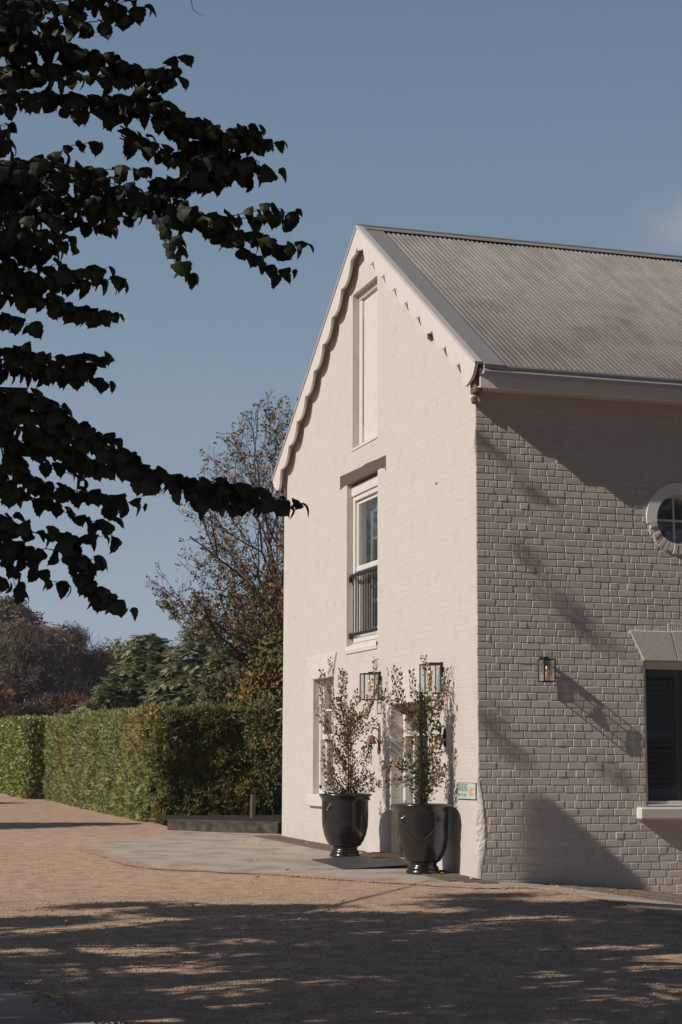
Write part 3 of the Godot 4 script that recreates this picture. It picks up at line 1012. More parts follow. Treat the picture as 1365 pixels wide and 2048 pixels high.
func roof(hs: Node3D) -> void:
	var b := MB.new()
	var x0 := 0.16
	var x1 := 9.1
	var n := int((x1 - x0) / 0.0095)
	var nrm := Vector3(0, 1, SLOPE).normalized()
	var edge := 0.385
	var last := []
	for side in [1.0, -1.0]:
		var nn := Vector3(0, nrm.y, nrm.z * side)
		var step := 1 if side > 0 else 4
		last = []
		for i in range(0, n + 1, step):
			var x := x0 + (x1 - x0) * i / n
			var ph := TAU * x / 0.076
			var off: Vector3 = nn * (0.011 * sin(ph) + (0.004 if int(floor((x - 0.16) / 0.762)) % 2 else 0.0) + 0.003 * sin(x * 2.3))
			var tang := Vector3(1, 0, 0) + nn * (0.011 * TAU / 0.076 * cos(ph))
			var nr: Vector3 = (nn - Vector3(1, 0, 0) * tang.dot(nn)).normalized()
			var pt := Vector3(x, ROOF_TOP, ROOF_Z) + off
			var pb := Vector3(x, ROOF_TOP - SLOPE * (edge - ROOF_Z), ROOF_Z + side * (edge - ROOF_Z)) + off
			var cur := [pt, pb, nr, x / 9.0]
			if last.size():
				b.tri3(last[0], cur[0], cur[1], last[2], cur[2], cur[2], Vector2(last[3], 0), Vector2(cur[3], 0), Vector2(cur[3], 1))
				b.tri3(last[0], cur[1], last[1], last[2], cur[2], last[2], Vector2(last[3], 0), Vector2(cur[3], 1), Vector2(last[3], 1))
			last = cur
	put("corrugated_roof", b, M.roof, hs)
	# boarding under the sheets keeps the loft dark
	b = MB.new()
	for side in [1.0, -1.0]:
		var pa := Vector3(0, ROOF_TOP - 0.055, ROOF_Z)
		var pb := Vector3(0, roof_y(0.36) - 0.055, ROOF_Z + side * (0.36 - ROOF_Z))
		for d in [0.0, -0.025]:
			b.quad(pa + Vector3(-0.05, d, 0), pa + Vector3(9.05, d, 0), pb + Vector3(9.05, d, 0), pb + Vector3(-0.05, d, 0), Vector3(0, 1 if d == 0.0 else -1, side * 0.5))
		b.quad(pb + Vector3(-0.05, 0, 0), pb + Vector3(9.05, 0, 0), pb + Vector3(9.05, -0.025, 0), pb + Vector3(-0.05, -0.025, 0), Vector3(0, 0, side))
	put("roof_boarding", b, M.trim, hs)
	# verge flashing, ridge cap
	b = MB.new()
	for side in [1.0, -1.0]:
		var along := Vector3(0, -SLOPE, side).normalized()
		var up := Vector3(0, 1, side * SLOPE).normalized()
		var len: float = (0.42 - ROOF_Z) / along.z * side
		var xf := Transform3D(Basis(Vector3.RIGHT, up, along), Vector3(0, ROOF_TOP, ROOF_Z))
		b.box(Vector3(-0.055, 0.012, 0.0), Vector3(0.235, 0.021, len), 0.003, xf)
	put("verge_flashing", b, M.flashing, hs)
	b = MB.new()
	for side in [1.0, -1.0]:
		var along := Vector3(0, -SLOPE, side).normalized()
		var up := Vector3(0, 1, side * SLOPE).normalized()
		var xf := Transform3D(Basis(Vector3.RIGHT, up, along), Vector3(0, ROOF_TOP + 0.006, ROOF_Z))
		b.box(Vector3(-0.15, 0.022, 0.012), Vector3(9.1, 0.027, 0.16), 0.001, xf)
	b.tube([Vector3(-0.15, ROOF_TOP + 0.03, ROOF_Z), Vector3(9.1, ROOF_TOP + 0.03, ROOF_Z)], [0.026, 0.026], 12)
	put("ridge_cap", b, M.flashing, hs)
	# eaves: fascia, soffit, gutter
	b = MB.new()
	b.box(Vector3(-0.055, 6.06, 0.278), Vector3(9.05, 6.31, 0.30), 0.004)
	put("fascia", b, M.gloss_white, hs)
	b = MB.new()
	b.box(Vector3(-0.05, 6.075, 0.001), Vector3(9.05, 6.092, 0.278), 0.003)
	put("soffit", b, M.trim, hs)
	b = MB.new()
	var prof := [Vector2(0.304, 6.349), Vector2(0.304, 6.239), Vector2(0.314, 6.226), Vector2(0.397, 6.226), Vector2(0.414, 6.249), Vector2(0.404, 6.284), Vector2(0.420, 6.314), Vector2(0.420, 6.336), Vector2(0.410, 6.340)]
	for i in prof.size() - 1:
		var p: Vector2 = prof[i]
		var q: Vector2 = prof[i + 1]
		b.quad(Vector3(-0.035, p.y, p.x), Vector3(9.05, p.y, p.x), Vector3(9.05, q.y, q.x), Vector3(-0.035, q.y, q.x), Vector3(0, -0.2, 1) if i > 0 else Vector3(0, 0, 1))
	b.slab(PackedVector2Array([Vector2(0.304, 6.349), Vector2(0.304, 6.239), Vector2(0.314, 6.226), Vector2(0.397, 6.226), Vector2(0.414, 6.249), Vector2(0.404, 6.284), Vector2(0.418, 6.314), Vector2(0.418, 6.334)]), Vector3(-0.036, 0, 0), Vector3(0, 0, 1), Vector3(0, 1, 0), Vector3(-0.004, 0, 0))
	put("gutter", b, M.gutter, hs)
	# decayed plate ends that show under the bargeboard
	b = MB.new()
	b.box(Vector3(-0.085, 6.02, 0.03), Vector3(0.02, 6.27, 0.2), 0.012)
	put("plate_end", b, M.raw_timber, hs)
	b = MB.new()
	b.box(Vector3(-0.07, 5.9, 0.01), Vector3(-0.0, 6.0, 0.09), 0.02)
	put("plate_end", b, M.raw_timber, hs)
	b = MB.new()
	b.box(Vector3(-0.085, 5.82, -9.02), Vector3(0.02, 6.13, -8.9), 0.012)
	b.box(Vector3(-0.05, 5.8, -8.88), Vector3(0.02, 6.14, -8.82), 0.008)
	put("plate_end", b, M.raw_timber, hs)
	b = MB.new()
	b.box(Vector3(-0.06, 7.1, -1.62), Vector3(0.02, 7.24, -1.44), 0.03)
	put("purlin_end", b, M.raw_timber, hs)


func bargeboards(hs: Node3D) -> void:
	var tanv := SLOPE
	var cosv := 1.0 / sqrt(1.0 + SLOPE * SLOPE)
	var s1 := (0.37 - ROOF_Z) / cosv
	var notch0 := 0.36 / cosv + 0.06
	var pitch := 0.498 / cosv
	for side in [1.0, -1.0]:
		var along := Vector3(0, -SLOPE, side).normalized()
		var down := Vector3(0, -1.0, -side * SLOPE).normalized()
		var pts := PackedVector2Array()
		var w0 := 0.006
		pts.append(Vector2(w0 * tanv, w0))
		pts.append(Vector2(s1, w0))
		# the rounded drop at the foot
		var drop := [Vector2(s1 + 0.0, 0.14), Vector2(s1 - 0.035, 0.225), Vector2(s1 - 0.095, 0.31), Vector2(s1 - 0.16, 0.375), Vector2(s1 - 0.215, 0.40), Vector2(s1 - 0.265, 0.395), Vector2(s1 - 0.315, 0.36), Vector2(s1 - 0.365, 0.305), Vector2(s1 - 0.42, 0.262)]
		for p in drop:
			pts.append(p)
		var steps := 9
		for i in range(8, -1, -1):
			for j in range(steps, -1, -1):
				var u := float(j) / steps
				var s := notch0 + pitch * (i + u)
				if s > s1 - 0.44:
					continue
				pts.append(Vector2(s, 0.192 + 0.13 * pow(absf(sin(PI * u)), 0.8)))
		pts.append(Vector2(0.25 * tanv + 0.1, 0.29))
		pts.append(Vector2(0.27 * tanv, 0.27))
		var clean := PackedVector2Array()
		for p in pts:
			if clean.size() == 0 or clean[-1].distance_to(p) > 0.004:
				clean.append(p)
		var b := MB.new()
		b.slab(clean, Vector3(-0.145, ROOF_TOP, ROOF_Z), along, down, Vector3(0.04, 0, 0))
		var board := put("bargeboard", b, M.trim, hs)
		b = MB.new()
		var up := Vector3(0, 1, side * SLOPE).normalized()
		var xf := Transform3D(Basis(Vector3.RIGHT, up, along), Vector3(0, ROOF_TOP, ROOF_Z))
		b.box(Vector3(-0.165, -0.004, 0.0), Vector3(-0.056, 0.034, (0.385 - ROOF_Z) / cosv), 0.008, xf)
		put("capping", b, M.cap, board)


func gable_openings(hs: Node3D, gp: Transform3D, loft: Array, upper: Array, lower: Array, door: Array) -> void:
	# loft opening, closed by a painted panel
	var b := MB.new()
	b.box(Vector3(0.14, loft[2] - 0.02, loft[0] + 0.14), Vector3(0.17, loft[3], loft[1]), 0.004)
	var panel := put("loft_panel", b, M.trim, hs)
	b = MB.new()
	b.box(Vector3(0.105, loft[2], loft[0] + 0.002), Vector3(0.168, loft[3] - 0.09, loft[0] + 0.132), 0.008)
	b.box(Vector3(0.09, loft[3] - 0.09, loft[0] + 0.002), Vector3(0.166, loft[3] - 0.002, loft[1] - 0.002), 0.008)
	put("panel_frame", b, M.trim, panel)
	b = MB.new()
	b.box(Vector3(0.135, loft[2] + 0.35, loft[0] + 0.134), Vector3(0.139, loft[3] - 0.4, loft[0] + 0.143))
	put("rusty_gap", b, M.raw_timber, panel)
	b = MB.new()
	b.grid([[Vector3(-0.012, loft[2] - 0.03, loft[0] - 0.03), Vector3(-0.012, loft[2] - 0.03, loft[1] + 0.02)], [Vector3(0.0, loft[2] + 0.012, loft[0]), Vector3(0.0, loft[2] + 0.012, loft[1])], [Vector3(0.139, loft[2] + 0.10, loft[0]), Vector3(0.139, loft[2] + 0.10, loft[1])]], Vector3(-1, 1, 0))
	put("loft_sill", b, M.wall, hs)

	# upper window under its old timber lintel
	b = MB.new()
	var rag := PackedVector2Array([Vector2(-5.71, 5.70), Vector2(-5.69, 5.655), Vector2(-5.64, 5.675), Vector2(-5.5, 5.69), Vector2(-4.6, 5.685), Vector2(-3.9, 5.69), Vector2(-3.72, 5.695), Vector2(-3.62, 5.67), Vector2(-3.56, 5.685), Vector2(-3.5, 5.62), Vector2(-3.495, 5.845), Vector2(-3.9, 5.85), Vector2(-4.4, 5.87), Vector2(-4.6, 5.855), Vector2(-5.2, 5.865), Vector2(-5.72, 5.875)])
	b.slab(rag, Vector3(0.06, 0, 0), Vector3(0, 0, 1), Vector3.UP, Vector3(-0.068, 0, 0))
	b.box(Vector3(-0.004, 5.682, upper[0] + 0.003), Vector3(0.2, 5.698, upper[1] - 0.003))
	put("timber_lintel", b, M.old_timber, hs)
	var z0: float = upper[0]
	var z1: float = upper[1]
	b = MB.new()
	b.box(Vector3(0.07, 5.50, z0 + 0.004), Vector3(0.16, 5.655, z1 - 0.004), 0.006)
	window_frame(b, 0.095, z0 + 0.01, z1 - 0.01, 3.24, 5.50, 0.075, 0.11)
	var win := put("upper_window", b, M.sash, hs)
	b = MB.new()
	window_frame(b, 0.135, z0 + 0.09, z1 - 0.09, 4.36, 5.42, 0.055, 0.04)
	b.box(Vector3(0.125, 4.33, z0 + 0.088), Vector3(0.175, 4.40, z1 - 0.088), 0.006)
	put("upper_sash", b, M.sash, win)
	b = MB.new()
	window_frame(b, 0.18, z0 + 0.09, z1 - 0.09, 3.32, 4.36, 0.055, 0.035)
	put("lower_sash", b, M.sash, win)
	for y in [[4.40, 5.37, 0.155], [3.37, 4.33, 0.2]]:
		b = MB.new()
		b.box(Vector3(y[2], y[0], z0 + 0.14), Vector3(y[2] + 0.005, y[1], z1 - 0.14))
		put("pane", b, M.glass, win)
	b = MB.new()
	window_frame(b, 0.30, z0 + 0.26, z1 - 0.2, 3.4, 5.30, 0.07, 0.04)
	for y in [4.80, 4.30, 3.85]:
		b.box(Vector3(0.302, y, z0 + 0.33), Vector3(0.335, y + 0.04, z1 - 0.27), 0.004)
	put("inner_casement", b, M.soft_grey, win)
	b = MB.new()
	b.box(Vector3(0.5, 3.2, z0 - 0.3), Vector3(0.52, 5.8, z1 + 0.3))
	put("added_dark_sheet", b, M.added_dark_sheet, win)  # dark sheet added inside, darkens the view through the panes
	b = MB.new()
	b.grid([[Vector3(-0.02, 3.115, z0 + 0.005), Vector3(-0.02, 3.115, z1 - 0.005)], [Vector3(-0.02, 3.17, z0 + 0.005), Vector3(-0.02, 3.17, z1 - 0.005)], [Vector3(0.12, 3.24, z0 + 0.005), Vector3(0.12, 3.24, z1 - 0.005)], [Vector3(0.2, 3.25, z0 + 0.005), Vector3(0.2, 3.25, z1 - 0.005)]], Vector3(-1, 1, 0))
	b.box(Vector3(-0.02, 3.07, z0 + 0.002), Vector3(0.0, 3.115, z1 - 0.002), 0.004)
	put("window_sill", b, M.trim, hs)
	# window guard
	b = MB.new()
	b.box(Vector3(0.045, 4.24, z0 + 0.03), Vector3(0.075, 4.29, z1 - 0.01), 0.003)
	b.box(Vector3(0.03, 4.17, z0 + 0.01), Vector3(0.08, 4.26, z0 + 0.05), 0.004)
	var guard := put("window_guard", b, M.iron, hs)
	b = MB.new()
	b.box(Vector3(0.045, 3.34, z0 + 0.03), Vector3(0.075, 3.385, z1 - 0.01), 0.003)
	b.box(Vector3(0.03, 3.30, z0 + 0.01), Vector3(0.08, 3.39, z0 + 0.05), 0.004)
	put("lower_rail", b, M.iron, guard)
	for i in 11:
		b = MB.new()
		var z := z0 + 0.16 + 0.118 * i
		b.tube([Vector3(0.06, 3.385, z), Vector3(0.06, 4.24, z)], [0.009, 0.009], 8)
		put("bar", b, M.iron, guard)

	# ground-floor window
	z0 = lower[0]
	z1 = lower[1]
	b = MB.new()
	window_frame(b, 0.10, z0 + 0.004, z1 - 0.004, 0.935, 2.755, 0.06, 0.11)
	win = put("lower_window", b, M.sash, hs)
	b = MB.new()
	window_frame(b, 0.14, z0 + 0.065, z1 - 0.065, 1.83, 2.69, 0.05, 0.04)
	b.box(Vector3(0.142, 2.25, z0 + 0.115), Vector3(0.175, 2.28, z1 - 0.115), 0.004)
	b.box(Vector3(0.144, 1.88, -6.605), Vector3(0.177, 2.64, -6.575), 0.004)
	b.box(Vector3(0.135, 1.80, z0 + 0.064), Vector3(0.182, 1.87, z1 - 0.064), 0.006)
	put("upper_sash", b, M.sash, win)
	b = MB.new()
	window_frame(b, 0.19, z0 + 0.065, z1 - 0.065, 1.0, 1.83, 0.05, 0.035)
	put("lower_sash", b, M.sash, win)
	for y in [[1.87, 2.64, 0.165], [1.05, 1.80, 0.21]]:
		b = MB.new()
		b.box(Vector3(y[2], y[0], z0 + 0.11), Vector3(y[2] + 0.005, y[1], z1 - 0.11))
		put("pane", b, M.glass, win)
	b = MB.new()
	b.box(Vector3(0.42, 0.8, z0 - 0.3), Vector3(0.44, 2.9, z1 + 0.3))
	put("added_dark_sheet", b, M.added_dark_sheet, win)  # same added dark sheet, behind the lower window
	b = MB.new()
	b.box(Vector3(-0.065, 0.745, -7.29), Vector3(0.02, 0.925, -5.92), 0.012)
	b.box(Vector3(0.0, 0.90, z0 + 0.002), Vector3(0.21, 0.935, z1 - 0.002), 0.005)
	put("window_sill", b, M.trim, hs)
	flat_arch(hs, gp, -7.47, -5.86, -7.16, -6.03, 2.762, 3.13, 0.0)

	# door
	z0 = door[0]
	z1 = door[1]
	b = MB.new()
	window_frame(b, 0.175, z0 + 0.003, z1 - 0.003, 0.12, 2.23, 0.085, 0.12)
	b.box(Vector3(0.172, 1.80, z0 + 0.09), Vector3(0.29, 1.87, z1 - 0.09), 0.006)
	b.box(Vector3(0.18, 0.12, z0 + 0.4), Vector3(0.285, 1.795, z0 + 0.46), 0.006)
	var dr := put("door", b, M.sash, hs)
	b = MB.new()
	b.box(Vector3(0.225, 0.2, z0 + 0.46), Vector3(0.262, 1.80, z1 - 0.085), 0.004)
	put("door_leaf", b, M.shutter, dr)
	b = MB.new()
	b.box(Vector3(0.24, 1.87, z0 + 0.09), Vector3(0.246, 2.15, z1 - 0.09))
	b.box(Vector3(0.24, 0.2, z0 + 0.088), Vector3(0.246, 1.80, z0 + 0.40))
	put("pane", b, M.glass, dr)
	b = MB.new()
	b.tube([Vector3(0.17, 1.0, z1 - 0.19), Vector3(0.17, 1.2, z1 - 0.19)], [0.012, 0.012], 8)
	b.box(Vector3(0.17, 1.02, z1 - 0.2), Vector3(0.225, 1.04, z1 - 0.18))
	b.box(Vector3(0.17, 1.16, z1 - 0.2), Vector3(0.225, 1.18, z1 - 0.18))
	put("handle", b, M.brass, dr)
	b = MB.new()
	b.box(Vector3(-0.02, 0.06, z0 + 0.003), Vector3(0.175, 0.135, z1 - 0.003), 0.008)
	put("doorstep", b, M.concrete, hs)
	flat_arch(hs, gp, -3.5, -1.57, z0 - 0.01, z1 + 0.01, 2.242, 2.64, 0.06)


func side_openings(hs: Node3D, sp: Transform3D, big: Array, eye: Vector2) -> void:
	var b := MB.new()
	var x0: float = big[0]
	var x1: float = big[1]
	# big sash window with plantation shutters
	for s in [[x0 + 0.002, x0 + 0.052], [x1 - 0.052, x1 - 0.002]]:
		b.box(Vector3(s[0], 0.92, -0.16), Vector3(s[1], 2.728, -0.055), 0.005)
	b.box(Vector3(x0 + 0.052, 2.63, -0.16), Vector3(x1 - 0.052, 2.728, -0.057), 0.005)
	b.box(Vector3(x0 + 0.052, 0.92, -0.16), Vector3(x1 - 0.052, 0.965, -0.057), 0.005)
	var win := put("shuttered_window", b, M.sash, hs)
	b = MB.new()
	b.box(Vector3(x0 + 0.05, 0.96, -0.137), Vector3(x1 - 0.05, 2.63, -0.132))
	put("pane", b, M.glass, win)
	for side in 2:
		var sx0 := x0 + 0.055 + side * 0.548
		var sx1 := sx0 + 0.542
		b = MB.new()
		b.box(Vector3(sx0, 0.97, -0.225), Vector3(sx0 + 0.052, 2.62, -0.19), 0.004)
		b.box(Vector3(sx1 - 0.075, 0.97, -0.225), Vector3(sx1, 2.62, -0.19), 0.004)
		for y in [[0.97, 1.11], [1.76, 1.83], [2.53, 2.62]]:
			b.box(Vector3(sx0 + 0.052, y[0], -0.224), Vector3(sx1 - 0.075, y[1], -0.192), 0.004)
		b.box(Vector3(sx1 - 0.13, 1.12, -0.188), Vector3(sx1 - 0.115, 1.76, -0.176), 0.003)
		b.box(Vector3(sx1 - 0.13, 1.84, -0.188), Vector3(sx1 - 0.115, 2.52, -0.176), 0.003)
		put("shutter", b, M.shutter, win)
		for i in 10:
			for half in 2:
				b = MB.new()
				var tilt := -0.5 if half == 0 else -1.15
				var y := (1.145 if half == 0 else 1.865) + 0.066 * i
				if y > 2.52:
					continue
				b.box(Vector3(-(sx1 - sx0 - 0.13) / 2.0, -0.004, -0.031), Vector3((sx1 - sx0 - 0.13) / 2.0, 0.004, 0.031), 0.003, Transform3D(Basis(Vector3.RIGHT, -tilt), Vector3((sx0 + sx1 - 0.023) / 2.0, y, -0.208)))
				put("slat", b, M.shutter, win)
	b = MB.new()
	b.box(Vector3(2.125, 0.735, -0.02), Vector3(3.62, 0.89, 0.115), 0.022)
	put("window_sill", b, M.trim, hs)
	b = MB.new()
	b.box(Vector3(x0 + 0.003, 0.885, -0.2), Vector3(x1 - 0.003, 0.921, 0.0), 0.004)
	put("inner_sill", b, M.sash, hs)
	flat_arch(hs, sp, 2.07, 3.67, 2.268, 3.472, 2.732, 3.108, 0.104)
	# air brick
	b = MB.new()
	b.box(Vector3(2.62, 3.112, -0.01), Vector3(2.84, 3.125, 0.012), 0.002)
	b.box(Vector3(2.62, 3.195, -0.01), Vector3(2.84, 3.208, 0.012), 0.002)
	for i in 9:
		b.box(Vector3(2.62 + i * 0.0258, 3.125, -0.012), Vector3(2.633 + i * 0.0258, 3.195, 0.011), 0.002)
	var vent := put("air_brick", b, M.trim, hs)
	b = MB.new()
	b.box(Vector3(2.622, 3.115, -0.03), Vector3(2.838, 3.205, -0.006))
	put("backing", b, M.clay, vent)
	# round eye window: painted ring, of smooth render above and worn bricks below
	var ring := put("round_window", ring_mesh(eye, 0.335, 0.30, -0.19, -0.12), M.sash, hs)
	b = reveal_mesh(eye, 0.325, 0.47, 0.004, -0.32)
	put("reveal", b, M.trim, ring)
	# smooth rendered hood over the top
	b = MB.new()
	for i in 30:
		var h0 := -0.16 + (PI + 0.32) * i / 30.0
		var h1 := -0.16 + (PI + 0.32) * (i + 1) / 30.0
		b.add(ring_piece(eye, 0.327, 0.472, h0, h1, 0.024, 0.0), Transform3D.IDENTITY)
	put("ring_hood", b, M.gloss_white, ring)
	for i in 17:
		var a0 := PI + 0.165 + (PI - 0.33) * i / 17.0 + 0.004
		var a1 := PI + 0.165 + (PI - 0.33) * (i + 1) / 17.0 - 0.004
		put("ring_brick", ring_piece(eye, 0.327, 0.468 + rng.randf_range(-0.022, 0.014), a0, a1, 0.024 + rng.randf_range(-0.008, 0.006), 0.011), M.trim, ring)
	b = MB.new()
	b.box(Vector3(eye.x - 0.014, eye.y - 0.32, -0.165), Vector3(eye.x + 0.014, eye.y + 0.32, -0.135), 0.005)
	b.box(Vector3(eye.x - 0.32, eye.y - 0.014, -0.163), Vector3(eye.x + 0.32, eye.y + 0.014, -0.137), 0.005)
	put("glazing_bar", b, M.sash, ring)
	b = MB.new()
	b.box(Vector3(eye.x - 0.32, eye.y - 0.32, -0.153), Vector3(eye.x + 0.32, eye.y + 0.32, -0.148))
	put("pane", b, M.glass, ring)


func ring_mesh(c: Vector2, r1: float, r0: float, z0: float, z1: float) -> MB:
	var b := MB.new()
	for i in 48:
		var a := Vector2(cos(TAU * i / 48.0), sin(TAU * i / 48.0))
		var d := Vector2(cos(TAU * (i + 1) / 48.0), sin(TAU * (i + 1) / 48.0))
		var f := func(u: Vector2, r: float, z: float) -> Vector3: return Vector3(c.x + u.x * r, c.y + u.y * r, z)
		b.quad(f.call(a, r0, z1), f.call(d, r0, z1), f.call(d, r1, z1), f.call(a, r1, z1), Vector3.BACK)
		b.quad(f.call(a, r0, z0), f.call(d, r0, z0), f.call(d, r0, z1), f.call(a, r0, z1), Vector3(-a.x, -a.y, 0))
	return b


func reveal_mesh(c: Vector2, r0: float, r1: float, z1: float, z0: float) -> MB:
	var b := MB.new()
	for i in 48:
		var a := Vector2(cos(TAU * i / 48.0), sin(TAU * i / 48.0))
		var d := Vector2(cos(TAU * (i + 1) / 48.0), sin(TAU * (i + 1) / 48.0))
		var f := func(u: Vector2, r: float, z: float) -> Vector3: return Vector3(c.x + u.x * r, c.y + u.y * r, z)
		b.quad(f.call(a, r0, z1), f.call(d, r0, z1), f.call(d, r1, z1), f.call(a, r1, z1), Vector3.BACK)
		b.quad(f.call(a, r0, z0), f.call(d, r0, z0), f.call(d, r0, z1), f.call(a, r0, z1), Vector3(-a.x, -a.y, 0))
	return b


func ring_piece(c: Vector2, r0: float, r1: float, a0: float, a1: float, d: float, e: float) -> MB:
	var b := MB.new()
	var f := func(r: float, a: float, z: float) -> Vector3: return Vector3(c.x + cos(a) * r, c.y + sin(a) * r, z)
	var am := (a0 + a1) * 0.5
	var ea := e / r1 * 0.8
	b.quad(f.call(r0 + e * 0.5, a0 + ea, d), f.call(r0 + e * 0.5, a1 - ea, d), f.call(r1 - e, a1 - ea, d), f.call(r1 - e, a0 + ea, d), Vector3.BACK)
	b.quad(f.call(r1 - e, a0 + ea, d), f.call(r1 - e, a1 - ea, d), f.call(r1, a1, 0.0), f.call(r1, a0, 0.0), Vector3(cos(am), sin(am), 0.6))
	b.quad(f.call(r0 + e * 0.5, a0 + ea, d), f.call(r0 + e * 0.5, a1 - ea, d), f.call(r0, a1, 0.0), f.call(r0, a0, 0.0), Vector3(-cos(am), -sin(am), 0.6))
	b.quad(f.call(r0 + e * 0.5, a0 + ea, d), f.call(r1 - e, a0 + ea, d), f.call(r1, a0, 0.0), f.call(r0, a0, 0.0), Vector3(sin(am), -cos(am), 0.6))
	b.quad(f.call(r0 + e * 0.5, a1 - ea, d), f.call(r1 - e, a1 - ea, d), f.call(r1, a1, 0.0), f.call(r0, a1, 0.0), Vector3(-sin(am), cos(am), 0.6))
	return b


# ---------------------------------------------------------------- things on and by the wall
func lantern(label: String, at: Vector3, turn: float, w: float, d: float, h: float, group: String) -> Node3D:
	# local axes: z away from the wall, y up; the origin is the foot of the wall plate
	var t := thing("wall_lantern", label, "lantern", at, turn, group)
	var b := MB.new()
	var z0 := 0.05
	var z1 := z0 + d
	var r := 0.0075
	for x in [-w / 2.0 + r, w / 2.0 - r]:
		for z in [z0 + r, z1 - r]:
			b.box(Vector3(x - r, 0, z - r), Vector3(x + r, h, z + r), 0.002)
	for y in [0.0, h - 2.0 * r]:
		for x in [-w / 2.0 + r, w / 2.0 - r]:
			b.box(Vector3(x - r + 0.001, y, z0 + 2.0 * r), Vector3(x + r - 0.001, y + 2.0 * r, z1 - 2.0 * r), 0.002)
		for z in [z0 + r, z1 - r]:
			b.box(Vector3(-w / 2.0 + 2.0 * r, y, z - r + 0.001), Vector3(w / 2.0 - 2.0 * r, y + 2.0 * r, z + r - 0.001), 0.002)
	put("frame", b, M.black, t)
	b = MB.new()
	b.box(Vector3(-0.035, h - 0.16, 0.0), Vector3(0.035, h + 0.03, 0.018), 0.003)
	put("wall_plate", b, M.black, t)
	b = MB.new()
	b.box(Vector3(-0.03, h + 0.002, 0.018), Vector3(0.03, h + 0.022, z0 + d * 0.55), 0.003)
	b.box(Vector3(-0.006, h - 0.09, z0 + d * 0.5 - 0.006), Vector3(0.006, h + 0.002, z0 + d * 0.5 + 0.006))
	b.box(Vector3(-w / 2.0 + 2.0 * r, h - 0.005, z0 + 2.0 * r), Vector3(w / 2.0 - 2.0 * r, h + 0.0, z0 + d * 0.42))
	put("bracket", b, M.black, t)
	for s in [[0, -1.0], [0, 1.0], [1, -1.0], [1, 1.0]]:
		b = MB.new()
		if s[0] == 0:
			var x: float = s[1] * (w / 2.0 - r)
			b.box(Vector3(x - 0.0015, 2.0 * r, z0 + 2.0 * r), Vector3(x + 0.0015, h - 2.0 * r, z1 - 2.0 * r))
		else:
			var z: float = z0 + r if s[1] < 0 else z1 - r
			b.box(Vector3(-w / 2.0 + 2.0 * r, 2.0 * r, z - 0.0015), Vector3(w / 2.0 - 2.0 * r, h - 2.0 * r, z + 0.0015))
		put("pane", b, M.lamp_glass, t)
	b = MB.new()
	var c := Vector3(0, h - 0.15, z0 + d * 0.5)
	b.lathe([Vector2(0, 0), Vector2(0.018, 0), Vector2(0.018, 0.05), Vector2(0.01, 0.06), Vector2(0, 0.06)], 14, c)
	put("socket", b, M.brass, t)
	b = MB.new()
	b.lathe([Vector2(0, -0.115), Vector2(0.014, -0.11), Vector2(0.024, -0.09), Vector2(0.027, -0.065), Vector2(0.022, -0.03), Vector2(0.014, 0), Vector2(0, 0)], 16, c)
	put("bulb", b, M.amber if turn == 0.0 else M.pale_amber, t)
	return t


func sign_board() -> void:
	var t := thing("parking_sign", "small mint-green metal PARKING sign with orange pointing hand, at the house corner", "sign", Vector3(-0.012, 0.985, -0.352), -PI / 2.0)
	var b := MB.new()
	b.box(Vector3(-0.315, 0.0, -0.008), Vector3(0.315, 0.205, 0.006), 0.002)
	put("frame", b, M.ink, t)
	b = MB.new()
	b.box(Vector3(-0.303, 0.007, 0.0), Vector3(0.303, 0.198, 0.009), 0.001)
	put("plate", b, M.mint, t)
	var f := SystemFont.new()
	f.font_names = PackedStringArray(["Droid Sans"])
	for line in [["PARKING", 0.098, 0.095, 0.35, -0.125], ["Near the Shed", 0.032, 0.05, 0.30, -0.145]]:
		var tm := TextMesh.new()
		tm.text = line[0]
		tm.font = f
		tm.font_size = 48
		tm.pixel_size = 0.01
		tm.depth = 0.02
		var size := tm.get_aabb().size
		var o := put("lettering", tm, M.ink, t)
		var sx: float = line[3] / size.x
		var sy: float = line[2] / size.y
		o.transform = Transform3D(Basis.from_scale(Vector3(sx, sy, 0.05)), Vector3(line[4], line[1] + line[2] * 0.5 - tm.get_aabb().get_center().y * sy, 0.0095))
	# the hand: cuff, fist, pointing finger and thumb
	b = MB.new()
	var hand := PackedVector2Array([Vector2(0.10, 0.045), Vector2(0.20, 0.045), Vector2(0.205, 0.10), Vector2(0.195, 0.118), Vector2(0.255, 0.122), Vector2(0.262, 0.132), Vector2(0.255, 0.142), Vector2(0.17, 0.145), Vector2(0.125, 0.135), Vector2(0.105, 0.112), Vector2(0.098, 0.08)])
	b.slab(hand, Vector3(0, 0, 0.0092), Vector3.RIGHT, Vector3.UP, Vector3(0, 0, 0.001))
	put("pointing_hand", b, M.orange, t)
	b = MB.new()
	for y in [0.062, 0.08, 0.098]:
		b.box(Vector3(0.135, y, 0.0102), Vector3(0.196, y + 0.005, 0.0109))
	put("finger_line", b, M.mint, t)


